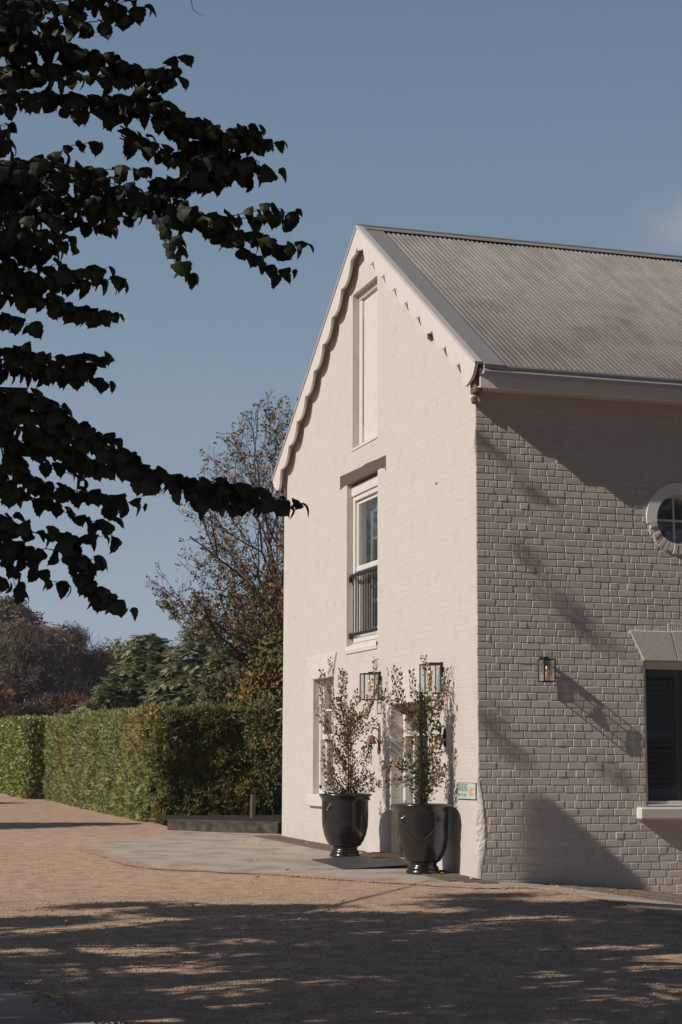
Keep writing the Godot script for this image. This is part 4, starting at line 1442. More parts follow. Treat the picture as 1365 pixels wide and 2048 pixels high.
func wall_bell() -> void:
	# a small bell on a bracket, with clapper and cord
	var t := thing("wall_bell", "rust-pink bell on a curved bracket with pull cord, left of the door", "bell", Vector3(0, 1.60, -3.78), -PI / 2.0)
	var b := MB.new()
	b.lathe([Vector2(0.085, 0.10), Vector2(0.078, 0.115), Vector2(0.06, 0.15), Vector2(0.05, 0.19), Vector2(0.035, 0.215), Vector2(0.0, 0.225)], 24, Vector3(0, 0, 0.13))
	put("bell", b, M.copper, t)
	b = MB.new()
	b.tube([Vector3(0, 0.18, 0.13), Vector3(0, 0.09, 0.13)], [0.006, 0.006], 8)
	b.lathe([Vector2(0, 0.045), Vector2(0.016, 0.055), Vector2(0.018, 0.07), Vector2(0.01, 0.09), Vector2(0, 0.092)], 12, Vector3(0, 0, 0.13))
	put("clapper", b, M.iron, t)
	b = MB.new()
	b.tube([Vector3(0, 0.05, 0.13), Vector3(0.003, -0.05, 0.128), Vector3(0, -0.2, 0.13)], [0.006, 0.006, 0.009], 8)
	put("cord", b, M.rope, t)
	b = MB.new()
	b.slab(PackedVector2Array([Vector2(-0.035, 0.06), Vector2(0.0, 0.0), Vector2(0.035, 0.06), Vector2(0.05, 0.2), Vector2(0.03, 0.36), Vector2(0.0, 0.40), Vector2(-0.03, 0.36), Vector2(-0.05, 0.2)]), Vector3.ZERO, Vector3.RIGHT, Vector3.UP, Vector3(0, 0, 0.014))
	put("wall_plate", b, M.copper, t)
	b = MB.new()
	var p := []
	var r := []
	for i in 13:
		var a := PI * 0.95 * i / 12.0
		p.append(Vector3(0, 0.23 + 0.095 * sin(a), 0.065 + -0.06 * cos(a) + 0.005))
		r.append(0.011)
	b.tube(p, r, 8)
	b.tube([Vector3(0, 0.08, 0.01), Vector3(0, 0.17, 0.045), Vector3(0, 0.225, 0.12)], [0.008, 0.008, 0.008], 8)
	put("bracket", b, M.copper, t)


func wall_ring() -> void:
	var t := thing("iron_bracket", "black iron wall bracket with ring, lettered bar and hook, right of the door", "bracket", Vector3(0, 1.67, -1.17), -PI / 2.0)
	var b := MB.new()
	var p := []
	var r := []
	for i in 25:
		var a := -0.4 + (TAU - 0.9) * i / 24.0
		p.append(Vector3(-0.02 + 0.085 * sin(a), 0.20 + 0.085 * -cos(a), 0.07))
		r.append(0.011)
	b.tube(p, r, 8)
	b.slab(PackedVector2Array([Vector2(-0.05, 0.16), Vector2(0.03, 0.155), Vector2(0.045, 0.2), Vector2(0.03, 0.27), Vector2(0.0, 0.24), Vector2(-0.03, 0.215)]), Vector3(0, 0, 0.066), Vector3.RIGHT, Vector3.UP, Vector3(0, 0, 0.008))
	put("ring", b, M.iron, t)
	b = MB.new()
	b.box(Vector3(-0.17, 0.105, 0.055), Vector3(0.085, 0.117, 0.075), 0.002)
	b.box(Vector3(-0.17, 0.05, 0.055), Vector3(0.085, 0.062, 0.075), 0.002)
	for i in 7:
		var x := -0.165 + 0.036 * i
		b.box(Vector3(x, 0.062, 0.06), Vector3(x + 0.007, 0.105, 0.07))
		if i % 2 == 0:
			b.box(Vector3(x + 0.007, 0.08, 0.06), Vector3(x + 0.022, 0.088, 0.07))
	put("lettered_bar", b, M.iron, t)
	b = MB.new()
	b.tube([Vector3(0.04, 0.11, 0.02), Vector3(0.04, 0.05, 0.05), Vector3(0.035, -0.02, 0.06), Vector3(0.0, -0.06, 0.07), Vector3(-0.04, -0.045, 0.07)], [0.013, 0.013, 0.012, 0.012, 0.009], 8)
	b.box(Vector3(0.02, -0.03, 0.0), Vector3(0.07, 0.2, 0.02), 0.004)
	put("hook", b, M.iron, t)


func pot(label: String, at: Vector3, turn: float) -> Node3D:
	var t := thing("glazed_pot", label, "plant pot", at, turn, "black glazed urns either side of the door")
	var b := MB.new()
	b.lathe([Vector2(0.0, 0.0), Vector2(0.195, 0.0), Vector2(0.212, 0.012), Vector2(0.216, 0.035), Vector2(0.205, 0.055), Vector2(0.192, 0.064), Vector2(0.197, 0.072), Vector2(0.199, 0.085), Vector2(0.186, 0.10), Vector2(0.170, 0.118), Vector2(0.172, 0.128), Vector2(0.178, 0.136), Vector2(0.176, 0.147)], 56)
	put("foot", b, M.glaze, t)
	b = MB.new()
	b.lathe([Vector2(0.165, 0.14), Vector2(0.20, 0.155), Vector2(0.222, 0.172), Vector2(0.228, 0.178), Vector2(0.229, 0.186), Vector2(0.262, 0.235), Vector2(0.292, 0.31), Vector2(0.311, 0.40), Vector2(0.321, 0.50), Vector2(0.324, 0.60), Vector2(0.323, 0.70), Vector2(0.325, 0.775)], 56)
	var body := put("body", b, M.glaze, t)
	b = MB.new()
	b.lathe([Vector2(0.324, 0.77), Vector2(0.332, 0.80), Vector2(0.348, 0.828), Vector2(0.36, 0.842), Vector2(0.364, 0.856), Vector2(0.358, 0.868), Vector2(0.346, 0.872), Vector2(0.325, 0.868), Vector2(0.312, 0.855), Vector2(0.305, 0.82)], 56)
	put("rim", b, M.glaze, t)
	b = MB.new()
	b.lathe([Vector2(0.31, 0.80), Vector2(0.2, 0.815), Vector2(0.0, 0.822)], 24)
	put("soil", b, M.soil, t)
	# garlands hung between four bosses
	for i in 4:
		var a0 := TAU * i / 4.0
		var p := []
		var r := []
		for k in 17:
			var q := k / 16.0
			var a := a0 + q * TAU / 4.0
			var y := 0.68 - 0.26 * sin(PI * q)
			var rad := 0.321 if y > 0.5 else lerpf(0.305, 0.321, (y - 0.38) / 0.12)
			p.append(Vector3(cos(a) * rad, y, sin(a) * rad))
			r.append(0.004 + 0.005 * sin(PI * q))
		b = MB.new()
		b.tube(p, r, 8)
		put("garland", b, M.glaze, body)
		b = MB.new()
		var bs := Basis(Vector3.UP, -a0 + PI / 2.0) * Basis(Vector3.RIGHT, PI / 2.0)
		var disc := MB.new()
		disc.lathe([Vector2(0.046, 0.0), Vector2(0.05, 0.012), Vector2(0.04, 0.022), Vector2(0.03, 0.016), Vector2(0.02, 0.024), Vector2(0.0, 0.034)], 20)
		b.add(disc, Transform3D(bs, Vector3(cos(a0) * 0.316, 0.69, sin(a0) * 0.316)))
		put("boss", b, M.glaze, body)
	return t


func mat_and_ramp() -> void:
	var t := thing("threshold_ramp", "dark grey rubber plate bridging the concrete before the door", "ramp", Vector3(-0.72, ground_y(-0.72, -2.25), -2.25))
	var b := MB.new()
	var rows := []
	for i in 13:
		var z := -0.72 + 1.44 * i / 12.0
		var row := []
		for j in 9:
			var x := -0.53 + 0.66 * 1.6 * j / 8.0
			row.append(Vector3(x, 0.018 + 0.055 * j / 8.0 + 0.02 * (1.0 - pow(absf(i / 6.0 - 1.0), 2.0)) * (1.0 - j / 8.0) + ground_y(-0.72, z - 2.25) - ground_y(-0.72, -2.25), z))
		rows.append(row)
	b.grid(rows, Vector3.UP)
	for i in 12:
		for j in [0, 8]:
			b.quad(rows[i][j], rows[i + 1][j], rows[i + 1][j] - Vector3(0, 0.012, 0), rows[i][j] - Vector3(0, 0.012, 0), Vector3(-1 if j == 0 else 1, 0, 0))
	for j in 8:
		for i in [0, 12]:
			b.quad(rows[i][j], rows[i][j + 1], rows[i][j + 1] - Vector3(0, 0.012, 0), rows[i][j] - Vector3(0, 0.012, 0), Vector3(0, 0, -1 if i == 0 else 1))
	for i in 12:
		for j in 8:
			var dn := Vector3(0, -0.012, 0)
			b.quad(rows[i][j] + dn, rows[i][j + 1] + dn, rows[i + 1][j + 1] + dn, rows[i + 1][j] + dn, Vector3.DOWN)
	put("plate", b, M.rubber, t)
	t = thing("doormat", "brown coir doormat lying crumpled beside the door", "doormat", Vector3(-0.30, ground_y(-0.3, -2.9) + 0.055, -2.86))
	b = MB.new()
	rows = []
	for i in 15:
		var row := []
		for j in 9:
			var x := -0.2 + 0.4 * j / 8.0
			var z := -0.36 + 0.72 * i / 14.0
			var rim := 0.0 if i == 0 or j == 0 or i == 14 or j == 8 else 1.0
			row.append(Vector3(x + rng.randf_range(-0.006, 0.006), 0.004 + rim * (0.024 + 0.012 * sin(z * 17.0 + x * 9.0) + rng.randf_range(-0.004, 0.006)), z + rng.randf_range(-0.008, 0.008)))
		rows.append(row)
	b.grid(rows, Vector3.UP)
	put("matting", b, M.coir, t)


# ---------------------------------------------------------------- leaves, stems and trees
# a heart-shaped, toothed leaf that leaves its twig at the origin along +x and hangs down
func lime_leaf(l: float, w: float) -> MB:
	var b := MB.new()
	var n := 9
	var mid := []
	var lf := []
	var rt := []
	var ang := rng.randf_range(0.1, 0.75)
	var pos := Vector3(0.24 * l * cos(ang), 0.24 * l * sin(ang), 0)
	var bend := ang + rng.randf_range(1.35, 1.75)
	var fold := rng.randf_range(0.1, 0.42)
	var twist := rng.randf_range(-0.5, 0.5)
	for i in n + 1:
		var q := float(i) / n
		var half := w * 0.5 * pow(sin(PI * pow(clampf(q * 0.92 + 0.08, 0.0, 1.0), 0.70)), 0.85)
		if i == n:
			half = 0.0
		elif i == n - 1:
			half = w * 0.06
		var tooth := 1.0 + (0.06 if i % 2 else -0.05)
		var tw := twist * q
		var sd := Vector3(0, sin(tw), cos(tw))
		var dn := Vector3(sin(ang), -cos(ang), 0)
		var back := -0.06 * l if i == 0 else 0.0
		mid.append(pos)
		lf.append(pos + sd * half * tooth + dn * half * fold + Vector3(cos(ang), sin(ang), 0) * (back + 0.03 * l * (i % 2)))
		rt.append(pos - sd * half * (2.0 - tooth) + dn * half * fold + Vector3(cos(ang), sin(ang), 0) * (back + 0.03 * l * ((i + 1) % 2)))
		ang -= bend / n * (2.2 - 2.4 * q)
		pos += Vector3(cos(ang), sin(ang), 0) * (l / n)
	for i in n:
		for e in [lf, rt]:
			var nn := (mid[i + 1] - mid[i]).cross(e[i] - mid[i]).normalized() as Vector3
			if nn.dot(Vector3(0.4, 1, 0)) < 0:
				nn = -nn
			b.tri(mid[i], mid[i + 1], e[i + 1], nn)
			b.tri(mid[i], e[i + 1], e[i], nn)
	var w2 := Vector3(0, 0, 0.012 * l)
	b.tri(-w2, w2, mid[0], Vector3.UP)
	b.tri(Vector3(0, 0.012 * l, 0), Vector3(0, -0.012 * l, 0), mid[0], Vector3.BACK)
	return b


var lime_shapes := []
var lime_spots := []
var lime_tint := []
var limb_no := 0


func limb(tree: Node3D, p: Array, extra: int) -> void:
	# a leafy twig with hanging leaves in two rows; side twigs thicken the mass
	var branch: MeshInstance3D
	var lines := [p]
	for e in extra + 1:
		var q := []
		var off := Vector3(rng.randf_range(-0.05, 0.03), rng.randf_range(-0.13, 0.07), rng.randf_range(-0.35, 0.35))
		var cut := p.size() if p.size() < 4 else p.size() - 1
		for i in cut:
			q.append(p[i] + off * (0.4 + 0.6 * i / float(cut)) + Vector3(rng.randf_range(-0.02, 0.02), rng.randf_range(-0.03, 0.03), 0))
		lines.append(q)
	var spots := []
	for li in lines.size():
		var line: Array = lines[li]
		var cv := Curve3D.new()
		for i in line.size():
			var tan: Vector3 = (line[mini(i + 1, line.size() - 1)] - line[maxi(i - 1, 0)]) * 0.16
			cv.add_point(line[i], -tan, tan)
		var len := cv.get_baked_length()
		var pts := []
		var rr := []
		var m := maxi(int(len / 0.05), 4)
		for i in m + 1:
			pts.append(cv.sample_baked(len * i / m))
			rr.append(lerpf(0.0022 + 0.0035 * len, 0.0012, float(i) / m))
		var b := MB.new()
		b.tube(pts, rr, 5)
		var wood := put("branch", b, M.bark, tree)
		if branch == null:
			branch = wood
		var s := len
		var flip := 1.0
		while s > 0.0:
			var at := cv.sample_baked(s)
			var d := (cv.sample_baked(minf(s + 0.02, len)) - cv.sample_baked(maxf(s - 0.02, 0.0))).normalized()
			var yaw := atan2(-d.z, d.x) + flip * rng.randf_range(0.25, 1.5) + rng.randf_range(-0.3, 0.3)
			var end_leaf := s > len - 0.01
			var size := rng.randf_range(0.7, 1.2) * (1.0 if li == 0 else 0.95)
			if end_leaf:
				yaw = atan2(-d.z, d.x) + rng.randf_range(-0.5, 0.5)
				size *= 0.85
			var bs := Basis(Vector3.UP, yaw) * Basis(Vector3.BACK, rng.randf_range(-0.6, 0.45)) * Basis(Vector3.RIGHT, rng.randf_range(-0.75, 0.75))
			spots.append([Transform3D(bs.scaled(Vector3.ONE * size), at), rng.randi() % lime_shapes.size(), li * 100.0 + (len - s)])
			flip = -flip
			s -= rng.randf_range(0.017, 0.04)
	spots.sort_custom(func(u, w): return u[2] < w[2])
	var own := 9 if limb_no % 4 else 8
	limb_no += 1
	for i in spots.size():
		if i < own:
			var o := put("leaf", lime_shapes[spots[i][1]], M.lime_leaf, branch)
			o.transform = spots[i][0]
		else:
			lime_spots.append(spots[i])


func lime_tree() -> void:
	for i in 9:
		lime_shapes.append(lime_leaf(rng.randf_range(0.085, 0.118), rng.randf_range(0.066, 0.09)).mesh())
	var lt := thing("lime_tree", "tree with dark toothed leaves whose branches reach in from the left", "tree")
	var b := MB.new()
	b.tube([Vector3(-10.6, -0.1, 10.6), Vector3(-10.55, 1.5, 10.62), Vector3(-10.5, 4.0, 10.7), Vector3(-10.4, 7.5, 10.6), Vector3(-10.3, 10.5, 10.5)], [0.26, 0.19, 0.15, 0.09, 0.03], 12)
	for e in [[2.2, Vector3(-8.0, 2.6, 11.6)], [3.0, Vector3(-7.9, 3.4, 12.0)], [3.6, Vector3(-7.9, 3.9, 12.4)], [4.2, Vector3(-7.8, 4.6, 12.4)], [2.6, Vector3(-7.7, 3.0, 12.6)]]:
		b.tube([Vector3(-10.5, e[0], 10.7), Vector3(-9.2, lerpf(e[0], e[1].y, 0.6) + 0.15, 11.3), e[1], e[1] + Vector3(0.55, 0.0, 0.15)], [0.06, 0.04, 0.02, 0.008], 7)
	put("trunk", b, M.bark, lt)
	limb(lt, [Vector3(-7.45, 4.65, 12.78), Vector3(-7.32, 4.62, 12.77), Vector3(-7.16, 4.64, 12.77), Vector3(-7.00, 4.66, 12.77), Vector3(-6.88, 4.69, 12.76), Vector3(-6.77, 4.75, 12.75), Vector3(-6.67, 4.80, 12.73)], 1)
	limb(lt, [Vector3(-7.41, 4.97, 12.21), Vector3(-7.27, 4.96, 12.25), Vector3(-7.17, 4.97, 12.28), Vector3(-7.11, 4.96, 12.30)], 3)
	limb(lt, [Vector3(-7.41, 4.87, 12.30), Vector3(-7.27, 4.86, 12.31), Vector3(-7.16, 4.89, 12.31), Vector3(-7.10, 4.93, 12.30)], 3)
	limb(lt, [Vector3(-7.42, 4.66, 12.48), Vector3(-7.29, 4.69, 12.49), Vector3(-7.16, 4.70, 12.50), Vector3(-7.04, 4.70, 12.50)], 2)
	limb(lt, [Vector3(-7.40, 4.84, 12.19), Vector3(-7.27, 4.80, 12.25), Vector3(-7.13, 4.78, 12.31), Vector3(-6.98, 4.73, 12.38), Vector3(-6.90, 4.69, 12.42), Vector3(-6.80, 4.65, 12.47), Vector3(-6.70, 4.60, 12.52), Vector3(-6.61, 4.57, 12.56), Vector3(-6.52, 4.59, 12.62), Vector3(-6.47, 4.60, 12.66)], 1)
	limb(lt, [Vector3(-7.37, 4.69, 11.97), Vector3(-7.24, 4.68, 12.03), Vector3(-7.09, 4.68, 12.11), Vector3(-6.99, 4.70, 12.17), Vector3(-6.91, 4.70, 12.22)], 1)
	limb(lt, [Vector3(-7.40, 4.49, 12.35), Vector3(-7.27, 4.46, 12.37), Vector3(-7.13, 4.46, 12.39), Vector3(-6.93, 4.45, 12.43), Vector3(-6.75, 4.45, 12.46), Vector3(-6.62, 4.43, 12.48)], 2)
	limb(lt, [Vector3(-6.82, 4.47, 12.42), Vector3(-6.60, 4.44, 12.51), Vector3(-6.49, 4.39, 12.55), Vector3(-6.38, 4.32, 12.59), Vector3(-6.29, 4.28, 12.63), Vector3(-6.19, 4.29, 12.68), Vector3(-6.14, 4.30, 12.71)], 1)
	limb(lt, [Vector3(-6.51, 4.41, 12.41), Vector3(-6.35, 4.33, 12.47), Vector3(-6.25, 4.29, 12.52), Vector3(-6.14, 4.28, 12.58), Vector3(-6.02, 4.26, 12.64)], 1)
	limb(lt, [Vector3(-6.72, 4.34, 12.43), Vector3(-6.59, 4.26, 12.46), Vector3(-6.47, 4.21, 12.49), Vector3(-6.38, 4.18, 12.52), Vector3(-6.30, 4.21, 12.55), Vector3(-6.25, 4.23, 12.56), Vector3(-6.15, 4.16, 12.59)], 1)
	limb(lt, [Vector3(-6.56, 4.10, 12.34), Vector3(-6.40, 4.09, 12.41), Vector3(-6.32, 4.11, 12.46), Vector3(-6.24, 4.14, 12.51), Vector3(-6.13, 4.14, 12.57), Vector3(-6.03, 4.13, 12.62)], 1)
	limb(lt, [Vector3(-7.35, 4.32, 11.81), Vector3(-7.21, 4.29, 11.87), Vector3(-7.07, 4.30, 11.94), Vector3(-6.98, 4.30, 11.99), Vector3(-6.90, 4.36, 12.04), Vector3(-6.77, 4.37, 12.11)], 0)
	limb(lt, [Vector3(-7.39, 4.12, 12.30), Vector3(-7.25, 4.09, 12.30), Vector3(-7.02, 4.09, 12.32), Vector3(-6.80, 4.06, 12.35), Vector3(-6.59, 4.05, 12.37), Vector3(-6.45, 4.03, 12.37)], 3)
	limb(lt, [Vector3(-7.35, 4.16, 11.90), Vector3(-7.21, 4.13, 11.93), Vector3(-7.03, 4.11, 11.99), Vector3(-6.84, 4.09, 12.04), Vector3(-6.66, 4.08, 12.10), Vector3(-6.52, 4.06, 12.14)], 3)
	limb(lt, [Vector3(-6.67, 4.04, 12.30), Vector3(-6.41, 3.96, 12.41), Vector3(-6.30, 3.93, 12.48), Vector3(-6.18, 3.91, 12.56), Vector3(-6.06, 3.91, 12.64), Vector3(-5.96, 3.92, 12.71)], 1)
	limb(lt, [Vector3(-6.33, 3.89, 12.59), Vector3(-6.25, 3.84, 12.63), Vector3(-6.18, 3.77, 12.67), Vector3(-6.10, 3.75, 12.71), Vector3(-5.99, 3.74, 12.76), Vector3(-5.93, 3.73, 12.80)], 1)
	limb(lt, [Vector3(-6.57, 3.88, 12.52), Vector3(-6.52, 3.78, 12.54), Vector3(-6.50, 3.72, 12.57), Vector3(-6.48, 3.65, 12.59), Vector3(-6.43, 3.60, 12.63)], 0)
	limb(lt, [Vector3(-7.36, 3.94, 12.07), Vector3(-7.22, 3.89, 12.13), Vector3(-7.09, 3.86, 12.19), Vector3(-6.98, 3.83, 12.25), Vector3(-6.93, 3.79, 12.29)], 2)
	limb(lt, [Vector3(-7.32, 3.94, 11.66), Vector3(-7.18, 3.92, 11.73), Vector3(-7.04, 3.89, 11.81), Vector3(-6.93, 3.89, 11.88)], 3)
	limb(lt, [Vector3(-7.33, 3.78, 11.84), Vector3(-7.19, 3.76, 11.88), Vector3(-7.05, 3.76, 11.93), Vector3(-6.92, 3.79, 11.97)], 3)
	limb(lt, [Vector3(-7.34, 3.72, 11.94), Vector3(-7.20, 3.68, 12.01), Vector3(-6.98, 3.66, 12.11), Vector3(-6.88, 3.66, 12.18), Vector3(-6.79, 3.65, 12.24), Vector3(-6.74, 3.65, 12.29), Vector3(-6.69, 3.62, 12.34)], 1)
	limb(lt, [Vector3(-7.13, 3.62, 11.99), Vector3(-7.00, 3.59, 12.05), Vector3(-6.90, 3.54, 12.10), Vector3(-6.77, 3.51, 12.16), Vector3(-6.68, 3.49, 12.22)], 0)
	limb(lt, [Vector3(-7.33, 3.50, 11.91), Vector3(-7.20, 3.48, 11.98), Vector3(-7.11, 3.46, 12.04), Vector3(-7.03, 3.46, 12.10)], 0)
	limb(lt, [Vector3(-7.32, 3.38, 11.89), Vector3(-7.19, 3.35, 11.96), Vector3(-7.08, 3.36, 12.02), Vector3(-7.00, 3.29, 12.07), Vector3(-6.95, 3.25, 12.11), Vector3(-6.89, 3.25, 12.16), Vector3(-6.81, 3.26, 12.21), Vector3(-6.74, 3.27, 12.27)], 0)
	limb(lt, [Vector3(-7.30, 3.33, 11.68), Vector3(-7.16, 3.30, 11.76), Vector3(-7.03, 3.28, 11.84), Vector3(-6.90, 3.25, 11.92), Vector3(-6.79, 3.23, 11.99), Vector3(-6.69, 3.21, 12.06)], 1)
	limb(lt, [Vector3(-7.36, 3.09, 12.36), Vector3(-7.23, 3.04, 12.40), Vector3(-7.10, 3.03, 12.44), Vector3(-7.01, 2.97, 12.45), Vector3(-6.90, 2.88, 12.48), Vector3(-6.79, 2.81, 12.50), Vector3(-6.69, 2.77, 12.52)], 3)
	limb(lt, [Vector3(-7.33, 3.01, 12.05), Vector3(-7.19, 2.99, 12.10), Vector3(-7.06, 2.93, 12.16), Vector3(-6.93, 2.85, 12.21), Vector3(-6.78, 2.78, 12.27), Vector3(-6.65, 2.75, 12.32)], 2)
	limb(lt, [Vector3(-6.79, 2.81, 12.50), Vector3(-6.70, 2.77, 12.57), Vector3(-6.62, 2.71, 12.64), Vector3(-6.54, 2.67, 12.72), Vector3(-6.46, 2.62, 12.79), Vector3(-6.39, 2.59, 12.86), Vector3(-6.28, 2.57, 12.94)], 1)
	limb(lt, [Vector3(-6.42, 2.61, 12.80), Vector3(-6.31, 2.56, 12.89), Vector3(-6.18, 2.52, 13.00), Vector3(-6.05, 2.50, 13.11)], 1)
	limb(lt, [Vector3(-7.29, 3.00, 11.74), Vector3(-7.16, 3.02, 11.81), Vector3(-7.09, 2.85, 11.84), Vector3(-7.04, 2.76, 11.87), Vector3(-6.93, 2.71, 11.93), Vector3(-6.75, 2.68, 12.01), Vector3(-6.62, 2.64, 12.07), Vector3(-6.53, 2.62, 12.13)], 1)
	limb(lt, [Vector3(-7.31, 2.62, 11.99), Vector3(-7.17, 2.55, 12.04), Vector3(-7.11, 2.52, 12.07), Vector3(-7.04, 2.47, 12.10), Vector3(-6.93, 2.45, 12.14), Vector3(-6.80, 2.43, 12.20), Vector3(-6.72, 2.45, 12.24), Vector3(-6.68, 2.43, 12.26)], 0)
	limb(lt, [Vector3(-7.27, 2.47, 12.09), Vector3(-7.17, 2.40, 12.13), Vector3(-7.13, 2.38, 12.16), Vector3(-7.08, 2.33, 12.19), Vector3(-7.01, 2.25, 12.22), Vector3(-6.91, 2.22, 12.27)], 0)
	limb(lt, [Vector3(-6.97, 2.46, 12.28), Vector3(-6.91, 2.38, 12.31), Vector3(-6.84, 2.29, 12.34), Vector3(-6.80, 2.20, 12.36), Vector3(-6.71, 2.13, 12.40), Vector3(-6.64, 2.10, 12.44)], 0)
	limb(lt, [Vector3(-7.31, 2.28, 12.15), Vector3(-7.22, 2.26, 12.18), Vector3(-7.15, 2.23, 12.19)], 0)
	limb(lt, [Vector3(-7.33, 2.74, 12.21), Vector3(-7.24, 2.72, 12.24), Vector3(-7.17, 2.67, 12.25), Vector3(-7.15, 2.59, 12.25)], 1)
	limb(lt, [Vector3(-7.38, 4.38, 12.13), Vector3(-7.27, 4.37, 12.16), Vector3(-7.22, 4.33, 12.17), Vector3(-7.21, 4.26, 12.16)], 1)
	# a hanging twig at the very top
	b = MB.new()
	b.tube([Vector3(-6.67, 4.62, 13.64), Vector3(-6.653, 4.442, 13.635), Vector3(-6.644, 4.403, 13.632), Vector3(-6.618, 4.385, 13.637), Vector3(-6.595, 4.381, 13.644)], [0.0016, 0.0014, 0.0012, 0.0009, 0.0005], 5)
	put("hanging_twig", b, M.twig, lt)
	for k in lime_shapes.size():
		var where := []
		for s in lime_spots:
			if s[1] == k:
				where.append(s[0])
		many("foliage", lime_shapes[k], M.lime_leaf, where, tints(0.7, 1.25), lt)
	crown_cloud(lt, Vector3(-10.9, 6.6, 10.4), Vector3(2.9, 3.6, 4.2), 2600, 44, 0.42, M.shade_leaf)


func spray(leaves: int, size: float, spread: float, slim := 0.55, droop := 0.2) -> MB:
	# a sprig: leaf-sized faces set round a point
	var b := MB.new()
	for i in leaves:
		var d := Vector3(rng.randf_range(-1, 1), rng.randf_range(-0.7, 1), rng.randf_range(-1, 1)).normalized()
		var o := Vector3(rng.randf_range(-1, 1), rng.randf_range(-1, 1), rng.randf_range(-1, 1)) * spread
		var s := d.cross(Vector3(rng.randf_range(-1, 1), rng.randf_range(-1, 1), rng.randf_range(-1, 1))).normalized() * size * slim * 0.5
		var l := size * rng.randf_range(0.7, 1.2)
		var tip := o + d * l + Vector3(0, -droop * l, 0)
		var m := o + d * l * 0.45 + Vector3(0, droop * 0.1 * l, 0)
		var nn := d.cross(s).normalized()
		if nn.y < 0:
			nn = -nn
		b.tri(o, m + s, tip, nn)
		b.tri(o, tip, m - s, nn)
	return b


func rand_dir() -> Vector3:
	var y := rng.randf_range(-1, 1)
	var a := rng.randf() * TAU
	var r := sqrt(1.0 - y * y)
	return Vector3(cos(a) * r, y, sin(a) * r)


func rand_basis(s: float) -> Basis:
	return Basis(rand_dir(), rng.randf() * TAU).scaled(Vector3.ONE * s)


func crown_cloud(tree: Node3D, c: Vector3, r: Vector3, count: int, lobes: int, lobe: float, m: Material, called := "crown") -> void:
	# sprigs gathered in clumps, so that light falls between them
	var where := []
	var cen := []
	for i in lobes:
		cen.append(c + rand_dir() * r * pow(rng.randf(), 0.4))
	for i in count:
		var k: Vector3 = cen[rng.randi() % lobes]
		var p := k + rand_dir() * lobe * pow(rng.randf(), 0.5) * rng.randf_range(0.6, 1.5)
		where.append(Transform3D(rand_basis(rng.randf_range(0.8, 1.3)), p))
	many(called, spray(10, 0.105, 0.13, 0.8).mesh(), m, where, tints(0.7, 1.3), tree)


func unseen_tree(label: String, base: Vector3, h: float, r: Vector3, count: int, lobes: int, lobe := 0.62) -> Node3D:
	var t := thing("unseen_tree", label, "tree", base, 0.0, "avenue trees outside the picture that shade the drive")
	var b := MB.new()
	b.tube([Vector3(0, -0.2, 0), Vector3(0.05, h * 0.35, 0.02), Vector3(0, h * 0.7, 0), Vector3(0.1, h * 0.95, 0)], [0.28, 0.2, 0.12, 0.03], 10)
	for i in 9:
		var a := TAU * i / 9.0 + rng.randf()
		var y := h * rng.randf_range(0.3, 0.7)
		b.tube([Vector3(0, y, 0), Vector3(cos(a) * r.x * 0.5, y + 0.7, sin(a) * r.z * 0.5), Vector3(cos(a) * r.x * 0.9, y + 1.2, sin(a) * r.z * 0.9)], [0.08, 0.05, 0.015], 6)
	put("trunk", b, M.bark, t)
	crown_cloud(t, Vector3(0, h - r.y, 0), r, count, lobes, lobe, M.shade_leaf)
	return t


# a branching skeleton that also collects the tips
func grow(b: MB, p: Vector3, d: Vector3, len: float, r: float, depth: int, tips: Array, spread: float, rise: float, seg := 5, edge := []) -> void:
	var pts := [p]
	var rr := [r]
	var q := p
	var dir := d
	for i in 3:
		dir = (dir + Vector3(rng.randf_range(-1, 1), rng.randf_range(-0.6, 1) * rise, rng.randf_range(-1, 1)) * 0.16).normalized()
		q += dir * len / 3.0
		if edge.size() and (q.x < ramp(q.y, edge) or q.y > edge[-1][0]):
			break
		pts.append(q)
		rr.append(r * (1.0 - 0.14 * (i + 1)))
		if depth <= 1:
			tips.append([q, dir])
	if pts.size() < 2:
		return
	b.tube(pts, rr, seg if depth > 2 else 3)
	if depth == 0:
		return
	var kids := 3 if depth > 1 else 4
	for k in kids:
		var ax := dir.cross(rand_dir()).normalized()
		var nd := (dir.rotated(ax, rng.randf_range(0.35, 1.0) * spread) + Vector3(0, 0.12 * rise, 0)).normalized()
		var at: Vector3 = pts[rng.randi_range(1, pts.size() - 1)] if k else pts[-1]
		grow(b, at, nd, len * rng.randf_range(0.62, 0.86), r * 0.55, depth - 1, tips, spread, rise, seg, edge)


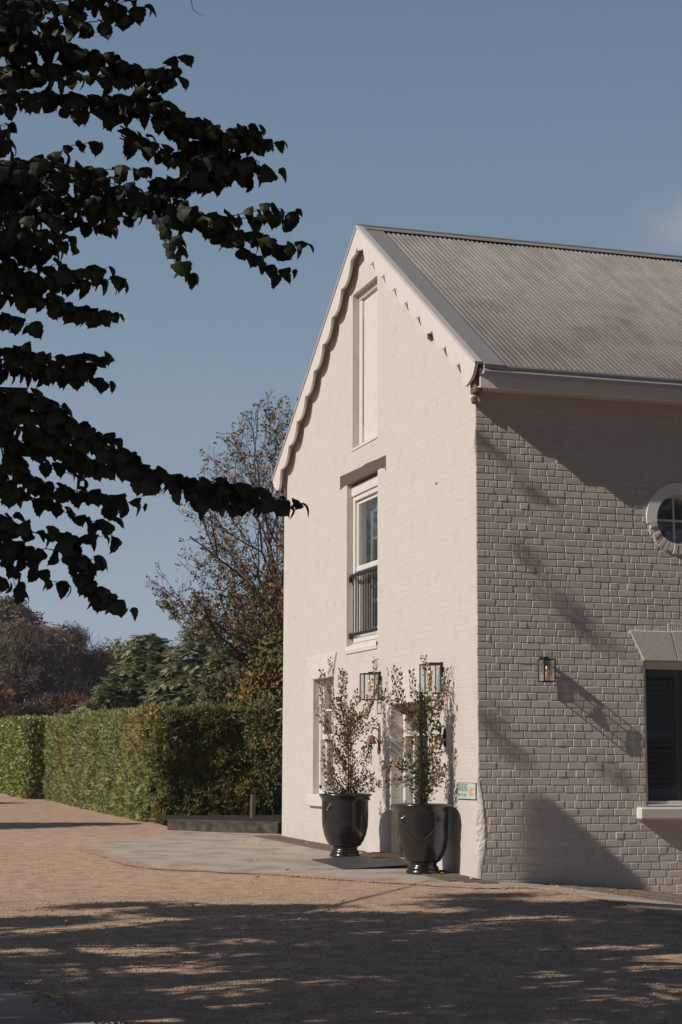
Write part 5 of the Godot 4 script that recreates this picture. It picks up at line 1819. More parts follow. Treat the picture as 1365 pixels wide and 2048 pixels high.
func autumn_tree() -> void:
	var base := Vector3(4.6, 0.3, -20.5)
	var t := thing("autumn_tree", "tall half-bare tree with brown autumn leaves rising behind the house", "tree", base)
	var b := MB.new()
	b.tube([Vector3(0, 0, 0), Vector3(-0.1, 1.2, 0), Vector3(-0.05, 2.6, 0.1)], [0.24, 0.19, 0.15], 9)
	var tips := []
	for e in [[Vector3(-0.95, 0.75, 0.1), 2.5, 1.3], [Vector3(-0.9, 0.35, 0.3), 2.4, 1.0], [Vector3(-0.5, 1, -0.1), 2.9, 2.4], [Vector3(-0.72, 0.95, 0.35), 2.7, 1.9], [Vector3(-0.15, 1, 0.2), 3.1, 2.5], [Vector3(0.3, 1, -0.2), 3.0, 2.5], [Vector3(0.8, 0.8, 0.2), 2.5, 2.0], [Vector3(-0.85, 0.55, -0.5), 2.4, 1.6], [Vector3(-0.4, 0.8, 0.8), 2.4, 1.8], [Vector3(-1, 0.12, 0.0), 2.2, 0.9]]:
		grow(b, Vector3(-0.07, e[2], 0.03), (e[0] as Vector3).normalized(), e[1], 0.075, 5, tips, 0.72, 0.7, 5, [[0.0, -1.4], [2.6, -1.9], [3.5, -2.6], [4.4, -3.4], [5.8, -4.2], [7.4, -3.7], [9.0, -3.0], [10.0, -2.0], [10.7, -1.1]])
	put("trunk", b, M.twig, t)
	var where := []
	var cols := []
	var pal := [Color(1.0, 0.9, 0.85), Color(1.35, 1.05, 0.75), Color(0.7, 0.8, 0.75), Color(0.8, 1.05, 0.7), Color(1.15, 0.8, 0.65), Color(0.6, 0.6, 0.6)]
	for e in tips:
		var p: Vector3 = e[0]
		for k in rng.randi_range(0, 1) if p.y > 5.2 else rng.randi_range(0, 3):
			where.append(Transform3D(rand_basis(rng.randf_range(0.7, 1.25)), p + rand_dir() * 0.09))
			cols.append(pal[rng.randi() % pal.size()])
	many("foliage", spray(4, 0.085, 0.09, 0.6, 0.5).mesh(), M.autumn_leaf, where, cols, t)


func clump_plant(called: String, label: String, cat: String, base: Vector3, r: Vector3, count: int, sprig: Mesh, m: Material, pal: Array, lobes: int, group := "", bare := 0) -> Node3D:
	# a shrub or small tree: stems below, a lumpy crown of sprigs, a few bare shoots above it
	var t := thing(called, label, cat, base, 0.0, group)
	var b := MB.new()
	for i in 7:
		var a := TAU * i / 7.0
		b.tube([Vector3(cos(a), 0, sin(a)) * 0.15, Vector3(cos(a) * r.x * 0.35, r.y * 0.9, sin(a) * r.z * 0.35), Vector3(cos(a) * r.x * 0.7, r.y * 1.6, sin(a) * r.z * 0.7)], [0.05 * r.y, 0.035 * r.y, 0.008 * r.y], 5)
	for i in bare:
		var a := rng.randf() * TAU
		var q := Vector3(cos(a) * r.x, 0, sin(a) * r.z) * sqrt(rng.randf()) * 0.9
		var top := 2.0 * r.y * sqrt(maxf(0.15, 1.0 - pow(q.x / r.x, 2.0) * 0.7)) - rng.randf_range(0.02, 0.3) * r.y
		grow(b, q + Vector3(0, top * 0.72, 0), (q * 0.35 + Vector3(rng.randf_range(-0.4, 0.4), r.y * 0.6, rng.randf_range(-0.3, 0.3))).normalized(), top * 0.16, 0.009 * r.y, 2, [], 0.8, 0.6, 3)
	put("stems", b, M.twig, t)
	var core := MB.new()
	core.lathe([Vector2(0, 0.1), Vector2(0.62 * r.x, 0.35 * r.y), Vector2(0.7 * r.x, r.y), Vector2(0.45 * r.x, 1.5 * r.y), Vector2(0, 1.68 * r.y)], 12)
	put("dark_core", core, M.core, t)  # solid near-black core, fills the dark inside
	var where := []
	var cols := []
	var cen := []
	for i in lobes:
		var d := rand_dir()
		d.y = absf(d.y) * 1.0 - 0.35
		cen.append([Vector3(0, r.y, 0) + d.normalized() * r * rng.randf_range(0.7, 0.95), rng.randf_range(0.16, 0.34), rng.randf_range(0.75, 1.2), pal[rng.randi() % pal.size()]])
	for i in count:
		var e: Array = cen[rng.randi() % lobes]
		var dd := rand_dir()
		dd.y = dd.y * 0.8 + 0.15
		var p: Vector3 = e[0] + dd * r * e[1] * pow(rng.randf(), 0.35)
		if p.y < 0.05:
			continue
		where.append(Transform3D(rand_basis(rng.randf_range(0.7, 1.3)), p))
		var k: float = e[2] * rng.randf_range(0.75, 1.25)
		var c: Color = e[3]
		cols.append(Color(c.r * k, c.g * k, c.b * k))
	many("crown", sprig, m, where, cols, t)
	return t


func conifer(label: String, base: Vector3, h: float, rad: float, layers: int) -> Node3D:
	var t := thing("conifer", label, "tree", base, 0.0, "conifers behind the hedge")
	var b := MB.new()
	b.tube([Vector3(0, 0, 0), Vector3(0, h * 0.6, 0), Vector3(0, h, 0)], [0.03 * h, 0.018 * h, 0.004], 7)
	var where := []
	var cols := []
	for i in layers:
		var q := pow(float(i) / layers, 0.92)
		var y := 0.06 * h + q * h * 0.93
		var reach := rad * pow(1.0 - q, 0.72) * rng.randf_range(0.75, 1.15)
		var n := int(5 + 8 * (1.0 - q))
		for k in n:
			var a := TAU * (k + rng.randf()) / n
			var l := reach * rng.randf_range(0.7, 1.15)
			var d := Vector3(cos(a), 0, sin(a))
			var rise := rng.randf_range(0.0, 0.22)
			var tip := Vector3(0, y, 0) + d * l + Vector3(0, l * (rise - 0.18), 0)
			b.tube([Vector3(0, y, 0), Vector3(0, y, 0) + d * l * 0.5 + Vector3(0, l * rise * 0.6, 0), tip], [0.05, 0.03, 0.01], 4)
			var m := int(6 + l * 11)
			var kk := rng.randf_range(0.7, 1.2)
			for s in m:
				var u := sqrt(rng.randf()) * 1.02
				var p := Vector3(0, y, 0) + d * l * u + Vector3(0, l * (rise * sin(u * PI * 0.5) - 0.18 * u * u), 0)
				var side := d.cross(Vector3.UP) * rng.randf_range(-1, 1) * l * 0.30 * (1.1 - u * 0.7)
				var yaw := a + rng.randf_range(-0.7, 0.7)
				where.append(Transform3D((Basis(Vector3.UP, -yaw) * Basis(Vector3.BACK, rng.randf_range(-0.5, 0.35))).scaled(Vector3.ONE * rng.randf_range(0.7, 1.25)), p + side + Vector3(0, rng.randf_range(-0.08, 0.05), 0)))
				var c := kk * rng.randf_range(0.75, 1.3) * lerpf(0.75, 1.15, u)
				cols.append(Color(c, c * rng.randf_range(0.95, 1.05), c * rng.randf_range(0.9, 1.15)))
	put("trunk", b, M.bark, t)
	# one drooping fan of needles
	var f := MB.new()
	for i in 15:
		var u := i / 14.0
		var o := Vector3(0.42 * u, -0.05 * u * u, 0)
		for s in [-1.0, 1.0]:
			var l := 0.17 * (1.0 - 0.55 * u)
			var e := o + Vector3(l * 0.75, rng.randf_range(-0.05, 0.035), s * l)
			f.tri(o - Vector3(0.025, 0, 0), o + Vector3(0.025, 0.004, 0), e, Vector3.UP)
	many("crown", f.mesh(), M.conifer_leaf, where, cols, t)
	return t


func hedge(called: String, label: String, lo: Vector2, hi: Vector2, h: float, faces: Array, m: Material, sprig: Mesh, pal: Callable, bulge := 0.12) -> void:
	# a clipped block of sprigs round a dark inside; faces = [[normal, sprigs per square metre], ...]
	var base := Vector3((lo.x + hi.x) * 0.5, 0, hi.y)
	var t := thing(called, label, "hedge", Vector3(base.x, ground_y(base.x, base.z), base.z))
	var g0 := ground_y(base.x, base.z)
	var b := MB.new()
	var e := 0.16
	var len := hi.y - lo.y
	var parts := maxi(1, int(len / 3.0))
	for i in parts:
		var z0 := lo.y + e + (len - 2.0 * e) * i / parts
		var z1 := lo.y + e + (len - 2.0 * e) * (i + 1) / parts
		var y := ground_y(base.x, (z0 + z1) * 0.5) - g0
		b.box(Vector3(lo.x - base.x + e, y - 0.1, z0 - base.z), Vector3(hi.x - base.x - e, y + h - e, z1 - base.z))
	put("dark_core", b, M.core, t)
	var where := []
	var cols := []
	var nz := noise(0.55, 2, FastNoiseLite.TYPE_SIMPLEX, 51)
	for f in faces:
		var nn: Vector3 = f[0]
		var area: float = h * (hi.x - lo.x) if absf(nn.z) > 0.5 else (h * len if absf(nn.x) > 0.5 else len * (hi.x - lo.x))
		for i in int(area * f[1]):
			var u := rng.randf()
			var v := rng.randf()
			var p: Vector3
			if absf(nn.z) > 0.5:
				p = Vector3(lerpf(lo.x, hi.x, u), v * h, hi.y)
			elif absf(nn.x) > 0.5:
				p = Vector3(lo.x if nn.x < 0 else hi.x, v * h, lerpf(lo.y, hi.y, u))
			else:
				p = Vector3(lerpf(lo.x, hi.x, v), h, lerpf(lo.y, hi.y, u))
			var out := bulge * nz.get_noise_3d(p.x, p.y * 1.2, p.z) + rng.randf_range(-0.10, 0.05)
			# rounded upper arrises and a slightly tapered foot
			if absf(nn.y) < 0.5 and v > 0.93:
				out -= (v - 0.93) * 1.4
			var shade: Color = pal.call(p)
			p += nn * out
			p.y += ground_y(p.x, p.z) - g0
			var d := (nn * 0.55 + rand_dir() * 0.7 + Vector3(0, 0.5, 0)).normalized()
			var ax := Vector3.UP.cross(d)
			var bs := Basis(ax.normalized(), Vector3.UP.angle_to(d)) if ax.length() > 1e-3 else Basis.IDENTITY
			bs = bs * Basis(Vector3.UP, rng.randf() * TAU)
			where.append(Transform3D(bs.scaled(Vector3.ONE * rng.randf_range(0.7, 1.3)), p - Vector3(base.x, 0, base.z)))
			var k := rng.randf_range(0.7, 1.3)
			cols.append(Color(shade.r * k, shade.g * k, shade.b * k))
	many("clipped_foliage", sprig, m, where, cols, t)


func upright_spray(n: int, l: float, w: float, open: float) -> MB:
	# shoots that fan out round +y
	var b := MB.new()
	for i in n:
		var a := rng.randf() * TAU
		var d := Vector3(cos(a) * open * rng.randf(), 1, sin(a) * open * rng.randf()).normalized()
		var o := Vector3(rng.randf_range(-1, 1), 0, rng.randf_range(-1, 1)) * l * 0.35
		var s := d.cross(rand_dir()).normalized() * w * 0.5
		var ll := l * rng.randf_range(0.6, 1.1)
		var nn := d.cross(s).normalized()
		b.tri(o, o + d * ll * 0.4 + s, o + d * ll, nn)
		b.tri(o, o + d * ll, o + d * ll * 0.4 - s, nn)
	return b


# ---------------------------------------------------------------- shrubs in the pots
var stem_mb: MB
var stem_leaves := []


func stem(p: Array, dens: float) -> void:
	var cv := Curve3D.new()
	for i in p.size():
		var tan: Vector3 = (p[mini(i + 1, p.size() - 1)] - p[maxi(i - 1, 0)]) * 0.16
		cv.add_point(p[i], -tan, tan)
	var len := cv.get_baked_length()
	var pts := []
	var rr := []
	for i in 11:
		pts.append(cv.sample_baked(len * i / 10.0))
		rr.append(lerpf(0.004 + 0.004 * len, 0.0016, i / 10.0))
	stem_mb.tube(pts, rr, 5)
	var s := 0.05
	while s < len + 0.01:
		var at := cv.sample_baked(minf(s, len))
		var q := s / len
		var d := (cv.sample_baked(minf(s + 0.02, len)) - cv.sample_baked(maxf(s - 0.02, 0.0))).normalized()
		var reach := 0.02 + 0.11 * (dens - 0.4) * (1.0 - q * 0.75) * rng.randf()
		var out := rand_dir()
		out = (out - d * out.dot(d) * 0.5).normalized()
		var o := at + out * maxf(reach, 0.004)
		if reach > 0.06:
			stem_mb.tube([at, at.lerp(o, 0.5) + Vector3(0, -0.006, 0), o], [0.002, 0.0016, 0.001], 3)
		var face := (out + d * 0.7 + Vector3(0, 0.25, 0)).normalized()
		var ax := Vector3.RIGHT.cross(face)
		var bs := Basis(ax.normalized(), Vector3.RIGHT.angle_to(face)) if ax.length() > 1e-3 else Basis.IDENTITY
		bs = bs * Basis(Vector3.RIGHT, rng.randf() * TAU)
		stem_leaves.append(Transform3D(bs.scaled(Vector3.ONE * rng.randf_range(0.65, 1.25)), o))
		s += rng.randf_range(0.005, 0.0098) / (0.25 + dens * 1.25)


func small_leaf() -> MB:
	var b := MB.new()
	var w := 0.0125
	var l := 0.042
	for s in [-1.0, 1.0]:
		var nn := Vector3(0, 1, -0.35 * s).normalized()
		b.tri(Vector3.ZERO, Vector3(l * 0.4, 0.003, s * w), Vector3(l * 0.45, -0.002, 0), nn)
		b.tri(Vector3(l * 0.45, -0.002, 0), Vector3(l * 0.4, 0.003, s * w), Vector3(l * 0.75, 0.001, s * w * 0.7), nn)
		b.tri(Vector3(l * 0.45, -0.002, 0), Vector3(l * 0.75, 0.001, s * w * 0.7), Vector3(l, -0.006, 0), nn)
	return b


func blossom() -> MB:
	var b := MB.new()
	for ring in 2:
		for i in 6:
			var a := TAU * (i + ring * 0.5) / 6.0
			var r := 0.036 - ring * 0.01
			var d := Vector3(cos(a), 0.25 + 0.6 * ring, sin(a)).normalized()
			var s := Vector3(-sin(a), 0, cos(a)) * r * 0.55
			b.tri(Vector3.ZERO, d * r * 0.7 + s, d * r * 1.1, Vector3.UP)
			b.tri(Vector3.ZERO, d * r * 1.1, d * r * 0.7 - s, Vector3.UP)
	return b


func potted(label: String, at: Vector3, fill: Callable, flowers: Array, white: Array) -> void:
	stem_mb = MB.new()
	stem_leaves = []
	fill.call()
	var t := thing("potted_shrub", label, "shrub", at, 0.0, "shrubs growing in the black urns")
	put("stem", stem_mb, M.shrub_stem, t)
	var cols := []
	for i in 60:
		var k := rng.randf_range(0.6, 1.3)
		cols.append(Color(k * 1.05, k, k * 0.85) if rng.randf() < 0.85 else Color(k * 2.1, k * 1.1, k))
	many("foliage", small_leaf().mesh(), M.shrub_leaf, stem_leaves, cols, t)
	var bl := blossom().mesh()
	for i in flowers.size():
		var o := put("flower", bl, M.white_petal if white.has(i) else M.petal, t)
		o.transform = Transform3D(rand_basis(rng.randf_range(0.75, 1.15)), flowers[i])


func plant_one() -> void:
	stem([Vector3(0.04, 0.75, 0.01), Vector3(0.05, 1.34, -0.01), Vector3(0.04, 1.89, -0.04), Vector3(0.01, 2.17, -0.08), Vector3(0.00, 2.56, -0.10)], 1.0)
	stem([Vector3(0.08, 0.75, 0.02), Vector3(0.06, 1.47, 0.04), Vector3(0.07, 1.89, 0.07), Vector3(0.11, 2.16, 0.11), Vector3(0.14, 2.27, 0.15)], 1.2)
	stem([Vector3(0.04, 1.47, 0.01), Vector3(0.00, 1.82, -0.05), Vector3(-0.03, 2.17, -0.11), Vector3(-0.01, 2.57, -0.16)], 0.8)
	stem([Vector3(0.04, 1.61, 0.01), Vector3(-0.09, 1.89, -0.06), Vector3(-0.17, 2.17, -0.12), Vector3(-0.17, 2.74, -0.16)], 0.5)
	stem([Vector3(0.04, 1.20, 0.01), Vector3(-0.15, 1.47, -0.01), Vector3(-0.30, 1.89, -0.02), Vector3(-0.34, 2.56, -0.00)], 0.6)
	stem([Vector3(0.04, 1.27, 0.01), Vector3(-0.17, 1.54, -0.09), Vector3(-0.33, 1.96, -0.17), Vector3(-0.38, 2.17, -0.23)], 0.3)
	stem([Vector3(0.06, 1.68, 0.02), Vector3(0.20, 1.89, 0.02), Vector3(0.31, 2.03, 0.01), Vector3(0.37, 2.21, -0.01)], 1.2)
	stem([Vector3(0.07, 1.61, 0.02), Vector3(0.21, 1.72, 0.10), Vector3(0.33, 1.82, 0.17), Vector3(0.37, 1.89, 0.22)], 1.4)
	stem([Vector3(0.06, 0.85, 0.02), Vector3(-0.09, 0.99, 0.04), Vector3(-0.25, 1.16, 0.06), Vector3(-0.32, 1.47, 0.11)], 1.5)
	stem([Vector3(0.06, 0.79, 0.02), Vector3(-0.10, 0.86, 0.06), Vector3(-0.24, 0.92, 0.10), Vector3(-0.35, 0.99, 0.16)], 1.6)
	stem([Vector3(0.05, 0.79, 0.01), Vector3(-0.11, 0.94, -0.10), Vector3(-0.18, 1.06, -0.20), Vector3(-0.18, 1.27, -0.27)], 1.6)
	stem([Vector3(0.06, 0.85, 0.02), Vector3(0.18, 0.99, -0.02), Vector3(0.33, 1.06, -0.04), Vector3(0.40, 1.16, -0.09)], 1.6)
	stem([Vector3(0.06, 0.79, 0.02), Vector3(0.19, 0.86, 0.10), Vector3(0.30, 0.93, 0.16), Vector3(0.37, 1.06, 0.22)], 1.6)
	stem([Vector3(0.07, 1.06, 0.02), Vector3(0.00, 1.20, -0.03), Vector3(-0.06, 1.34, -0.09), Vector3(-0.10, 1.47, -0.14)], 1.6)
	stem([Vector3(0.06, 1.47, 0.02), Vector3(-0.07, 1.68, -0.06), Vector3(-0.19, 1.79, -0.13), Vector3(-0.25, 1.82, -0.18)], 1.6)
	stem([Vector3(0.06, 1.82, 0.02), Vector3(-0.05, 2.03, -0.12), Vector3(-0.09, 2.17, -0.24)], 1.4)
	stem([Vector3(0.06, 1.75, 0.02), Vector3(0.19, 1.89, -0.05), Vector3(0.32, 1.96, -0.11)], 1.4)
	stem([Vector3(0.06, 0.79, 0.02), Vector3(0.28, 1.20, 0.02), Vector3(0.38, 1.48, -0.02), Vector3(0.42, 1.62, -0.08)], 0.5)
	stem([Vector3(0.29, 1.89, 0.09), Vector3(0.38, 2.17, 0.05), Vector3(0.44, 2.45, -0.00), Vector3(0.47, 2.75, -0.07)], 0.6)
	stem([Vector3(0.06, 1.06, 0.02), Vector3(0.17, 1.27, 0.02), Vector3(0.26, 1.41, 0.01), Vector3(0.32, 1.54, -0.01)], 0.9)
	stem([Vector3(0.04, 1.34, 0.01), Vector3(-0.01, 1.47, -0.00), Vector3(-0.04, 1.61, -0.01)], 1.4)
	stem([Vector3(0.06, 1.61, 0.02), Vector3(0.07, 1.89, 0.02), Vector3(0.06, 2.06, 0.02)], 1.6)
	pass


func plant_two() -> void:
	stem([Vector3(-0.01, 0.85, -0.00), Vector3(0.01, 1.29, -0.02), Vector3(0.01, 1.73, -0.05), Vector3(0.00, 2.05, -0.08), Vector3(-0.01, 2.32, -0.11)], 1.2)
	stem([Vector3(0.02, 0.85, 0.01), Vector3(0.07, 1.23, -0.01), Vector3(0.10, 1.55, -0.02), Vector3(0.10, 1.86, -0.05), Vector3(0.10, 2.18, -0.08)], 1.2)
	stem([Vector3(-0.02, 1.92, -0.01), Vector3(-0.20, 2.05, -0.02), Vector3(-0.36, 2.16, -0.03), Vector3(-0.48, 2.21, -0.03), Vector3(-0.59, 2.29, -0.02)], 1.6)
	stem([Vector3(-0.28, 2.14, -0.09), Vector3(-0.32, 2.23, -0.06), Vector3(-0.36, 2.36, -0.04), Vector3(-0.38, 2.57, -0.01)], 0.6)
	stem([Vector3(-0.22, 2.08, -0.07), Vector3(-0.24, 2.24, -0.11), Vector3(-0.26, 2.40, -0.15), Vector3(-0.26, 2.56, -0.19)], 0.5)
	stem([Vector3(-0.03, 2.05, -0.01), Vector3(-0.08, 2.21, -0.06), Vector3(-0.10, 2.37, -0.10), Vector3(-0.10, 2.53, -0.14)], 0.6)
	stem([Vector3(0.07, 2.11, 0.02), Vector3(0.10, 2.30, -0.00), Vector3(0.08, 2.49, -0.05), Vector3(0.05, 2.72, -0.09)], 0.6)
	stem([Vector3(0.03, 1.92, 0.01), Vector3(0.16, 2.11, 0.01), Vector3(0.26, 2.24, 0.01), Vector3(0.33, 2.36, -0.00)], 1.3)
	stem([Vector3(0.24, 2.17, 0.07), Vector3(0.29, 2.33, 0.06), Vector3(0.34, 2.49, 0.04), Vector3(0.37, 2.56, 0.01)], 0.5)
	stem([Vector3(0.07, 1.73, 0.02), Vector3(0.15, 1.86, 0.01), Vector3(0.19, 1.99, -0.01), Vector3(0.24, 2.18, -0.03)], 1.0)
	stem([Vector3(0.07, 1.67, 0.02), Vector3(0.14, 1.68, 0.10), Vector3(0.18, 1.64, 0.16)], 1.2)
	stem([Vector3(-0.01, 1.08, -0.00), Vector3(-0.17, 1.17, -0.00), Vector3(-0.34, 1.16, -0.00), Vector3(-0.50, 1.11, 0.00), Vector3(-0.60, 1.13, 0.02)], 1.1)
	stem([Vector3(-0.01, 1.17, -0.00), Vector3(-0.17, 1.33, -0.01), Vector3(-0.33, 1.34, -0.02), Vector3(-0.45, 1.32, -0.02), Vector3(-0.53, 1.36, -0.01)], 1.1)
	stem([Vector3(-0.22, 1.26, -0.07), Vector3(-0.29, 1.36, -0.04), Vector3(-0.34, 1.41, -0.00)], 1.6)
	stem([Vector3(0.02, 1.11, 0.01), Vector3(0.13, 1.20, 0.00), Vector3(0.22, 1.26, -0.00), Vector3(0.26, 1.36, -0.02)], 1.8)
	stem([Vector3(0.02, 0.98, 0.01), Vector3(0.11, 1.17, 0.14), Vector3(0.16, 1.22, 0.26)], 1.8)
	stem([Vector3(-0.00, 1.11, -0.00), Vector3(-0.07, 1.23, -0.06), Vector3(-0.10, 1.36, -0.10), Vector3(-0.11, 1.48, -0.14)], 1.8)
	stem([Vector3(0.01, 1.17, 0.00), Vector3(0.11, 1.36, -0.00), Vector3(0.18, 1.48, -0.01), Vector3(0.24, 1.55, -0.03)], 1.4)
	stem([Vector3(-0.00, 1.29, -0.00), Vector3(-0.04, 1.48, 0.02), Vector3(-0.09, 1.61, 0.04), Vector3(-0.12, 1.68, 0.07)], 1.6)
	stem([Vector3(0.02, 1.42, 0.01), Vector3(0.10, 1.54, 0.09), Vector3(0.12, 1.61, 0.14)], 1.4)
	stem([Vector3(0.00, 1.73, 0.00), Vector3(-0.12, 1.86, 0.04), Vector3(-0.19, 1.95, 0.10)], 1.8)
	stem([Vector3(-0.01, 1.86, -0.00), Vector3(-0.08, 2.02, -0.10), Vector3(-0.15, 2.10, -0.21)], 1.9)
	stem([Vector3(0.00, 1.92, 0.00), Vector3(0.01, 2.08, 0.06), Vector3(0.06, 2.17, 0.13)], 1.8)
	stem([Vector3(0.01, 0.85, 0.00), Vector3(-0.07, 0.95, 0.03), Vector3(-0.12, 1.05, 0.07)], 1.4)
	stem([Vector3(-0.00, 0.85, -0.00), Vector3(0.05, 0.98, -0.04), Vector3(0.11, 1.06, -0.07)], 1.4)
	stem([Vector3(-0.05, 1.80, -0.01), Vector3(-0.11, 1.73, -0.07), Vector3(-0.16, 1.67, -0.12), Vector3(-0.17, 1.59, -0.16)], 0.7)
	pass


func pots_and_plants() -> void:
	var p1 := Vector3(-0.66, 0.135, -3.32)
	var p2 := Vector3(-0.41, 0.05, -0.86)
	var first := pot("glossy black footed urn left of the door, holding the leafier shrub", p1, 0.5)
	copy_of(first, p2, 0.32, "glossy black footed urn right of the door, nearest the house corner", "black glazed urns either side of the door")
	potted("upright green shrub with tall thin shoots, in the urn left of the door", p1, plant_one, [Vector3(0.24, 2.04, 0.18), Vector3(0.13, 1.96, 0.15)], [0])
	potted("staked shrub with pink blossoms and wide arching branches, in the right urn", p2, plant_two, [Vector3(-0.56, 2.28, -0.07), Vector3(-0.28, 1.87, 0.02), Vector3(-0.24, 1.78, 0.03), Vector3(-0.14, 1.62, 0.06), Vector3(-0.09, 2.33, 0.08), Vector3(0.06, 2.25, 0.12), Vector3(0.25, 2.18, 0.18), Vector3(0.07, 1.56, 0.13), Vector3(-0.14, 1.10, 0.06), Vector3(0.17, 1.20, 0.16), Vector3(-0.12, 0.89, 0.07), Vector3(-0.37, 1.36, -0.01), Vector3(0.12, 2.32, 0.14), Vector3(-0.31, 1.17, 0.01), Vector3(0.17, 1.68, 0.16)], [0, 4, 5, 8])
	var s := thing("garden_stake", "dark square stake standing in the right urn among branches", "stake", p2 + Vector3(-0.02, 0.8, 0.02))
	var b := MB.new()
	b.box(Vector3(-0.042, 0, 0.02), Vector3(-0.002, 1.47, 0.06), 0.003)
	put("post", b, M.iron, s)
	s = thing("bamboo_cane", "pale bamboo cane standing in the right urn behind the dark stake", "cane", p2 + Vector3(0.07, 0.8, -0.04))
	b = MB.new()
	b.tube([Vector3(0, 0, 0), Vector3(-0.05, 0.6, 0), Vector3(-0.11, 1.12, 0.0)], [0.008, 0.008, 0.006], 7)
	put("cane", b, M.cane, s)


# ---------------------------------------------------------------- garden and background
func garden() -> void:
	# timber edge of the bed
	var t := thing("timber_sleeper", "dark timber edging beam between hedge and house corner", "sleeper", Vector3(-0.55, ground_y(-0.55, -10.85), -10.85))
	var dir := Vector3(1.56, 0, 1.98)
	var b := MB.new()
	b.box(Vector3(-dir.length() * 0.5, -0.05, -0.1), Vector3(dir.length() * 0.5, 0.205, 0.1), 0.012, Transform3D(Basis(Vector3.UP, -atan2(dir.z, dir.x)), Vector3.ZERO))
	put("beam", b, M.sleeper, t)
	b = MB.new()
	for i in 6:
		var x := -1.1 + 0.42 * i
		b.quad(Vector3(-1.3, 0.40, -14.2), Vector3(3.0, 0.40, -14.2), Vector3(3.0, 0.36, -9.2), Vector3(0.35, 0.36, -9.75), Vector3.UP)
		break
	b.quad(Vector3(-1.3, 0.40, -14.2), Vector3(0.35, 0.36, -9.75), Vector3(-1.25, 0.36, -11.75), Vector3(-1.3, 0.36, -12.5), Vector3.UP)
	tag(put("garden_bed", b, M.soil), "dark soil of the garden bed behind the timber edging", "", "", "structure")
	# hedges
	var fine := upright_spray(9, 0.13, 0.022, 0.9).mesh()
	var needle := upright_spray(10, 0.16, 0.022, 1.1).mesh()
	var broad := upright_spray(5, 0.12, 0.06, 1.2).mesh()
	var nb := noise(0.35, 3, FastNoiseLite.TYPE_SIMPLEX, 61)
	var brown := func(p: Vector3) -> Color:
		var k := nb.get_noise_3d(p.x, p.y * 0.8, p.z * 0.55)
		var rusty := smoothstep(0.12, 0.42, k) * (0.55 if p.y > 0.9 else 0.25)
		var dull := smoothstep(0.0, -0.35, k) * 0.5
		return Color(1, 1, 1).lerp(Color(1.15, 0.78, 0.75), rusty).lerp(Color(0.95, 0.92, 1.5), dull)
	var plain := func(_p: Vector3) -> Color: return Color(1, 1, 1)
	var mixed := func(p: Vector3) -> Color:
		var k := nb.get_noise_3d(p.x * 2.5, p.y * 2.5, p.z * 2.5)
		return Color(1, 1, 1).lerp(Color(1.7, 1.35, 1.0), smoothstep(0.1, 0.5, k))
	hedge("clipped_hedge", "long clipped olive-green hedge with rusty patches along the drive", Vector2(-1.12, -29.5), Vector2(0.9, -15.2), 2.2, [[Vector3.LEFT, 330], [Vector3.UP, 150], [Vector3.BACK, 60], [Vector3.FORWARD, 60]], M.hedge_leaf, fine, brown)
	hedge("yew_hedge", "darker loose-textured hedge end nearest the house, beside the timber beam", Vector2(-1.0, -15.25), Vector2(1.15, -14.3), 2.22, [[Vector3.LEFT, 380], [Vector3.UP, 300], [Vector3.BACK, 520], [Vector3.RIGHT, 200]], M.yew_leaf, needle, mixed, 0.3)
	hedge("laurel_hedge", "bright broad-leaved hedge block at the left edge of the picture", Vector2(-1.66, -56.0), Vector2(-0.9, -30.0), 2.2, [[Vector3.LEFT, 260], [Vector3.BACK, 420], [Vector3.UP, 160]], M.laurel_leaf, broad, plain, 0.1)
	# fence and small plants in the gap
	t = thing("paling_fence", "grey timber paling fence half hidden behind garden plants", "fence", Vector3(1.0, ground_y(1.0, -16.0), -16.0))
	for i in 26:
		b = MB.new()
		var x := 0.1 + 0.105 * i
		b.box(Vector3(x, 0.05, -0.01), Vector3(x + 0.095, 1.55 + rng.randf_range(-0.012, 0.012), 0.01), 0.003)
		put("paling", b, M.paling, t)
	b = MB.new()
	b.box(Vector3(0.05, 1.50, 0.012), Vector3(2.85, 1.56, 0.06), 0.004)
	put("rail", b, M.paling, t)
	t = thing("marker_post", "short pale timber post standing in the garden bed", "post", Vector3(0.42, 0.38, -12.6))
	b = MB.new()
	b.box(Vector3(-0.04, 0, -0.04), Vector3(0.04, 0.45, 0.04), 0.006)
	put("post", b, mat(lin(0.17, 0.135, 0.09), 0.9), t)
	t = thing("rose_bush", "tall rose bush with white blooms between hedge and house", "bush", Vector3(1.35, 0.38, -13.0))
	b = MB.new()
	var tips := []
	for i in 12:
		grow(b, Vector3(rng.randf_range(-0.5, 0.5), 0, rng.randf_range(-0.3, 0.3)), Vector3(rng.randf_range(-0.25, 0.25), 1, rng.randf_range(-0.2, 0.2)).normalized(), 1.05, 0.014, 2, tips, 0.6, 0.5, 4)
	put("stem", b, M.twig, t)
	var where := []
	for e in tips:
		for k in 2:
			where.append(Transform3D(rand_basis(rng.randf_range(0.7, 1.2)), e[0] + rand_dir() * 0.1))
	many("foliage", spray(6, 0.07, 0.08, 0.6).mesh(), M.mixed_leaf, where, [Color(0.8, 0.95, 0.8), Color(0.6, 0.8, 0.6), Color(1.1, 1.2, 0.9), Color(1.3, 0.9, 0.6)], t)
	var bl := MB.new()
	bl.add(blossom(), Transform3D(Basis.from_scale(Vector3.ONE * 2.2), Vector3.ZERO))
	var bm := bl.mesh()
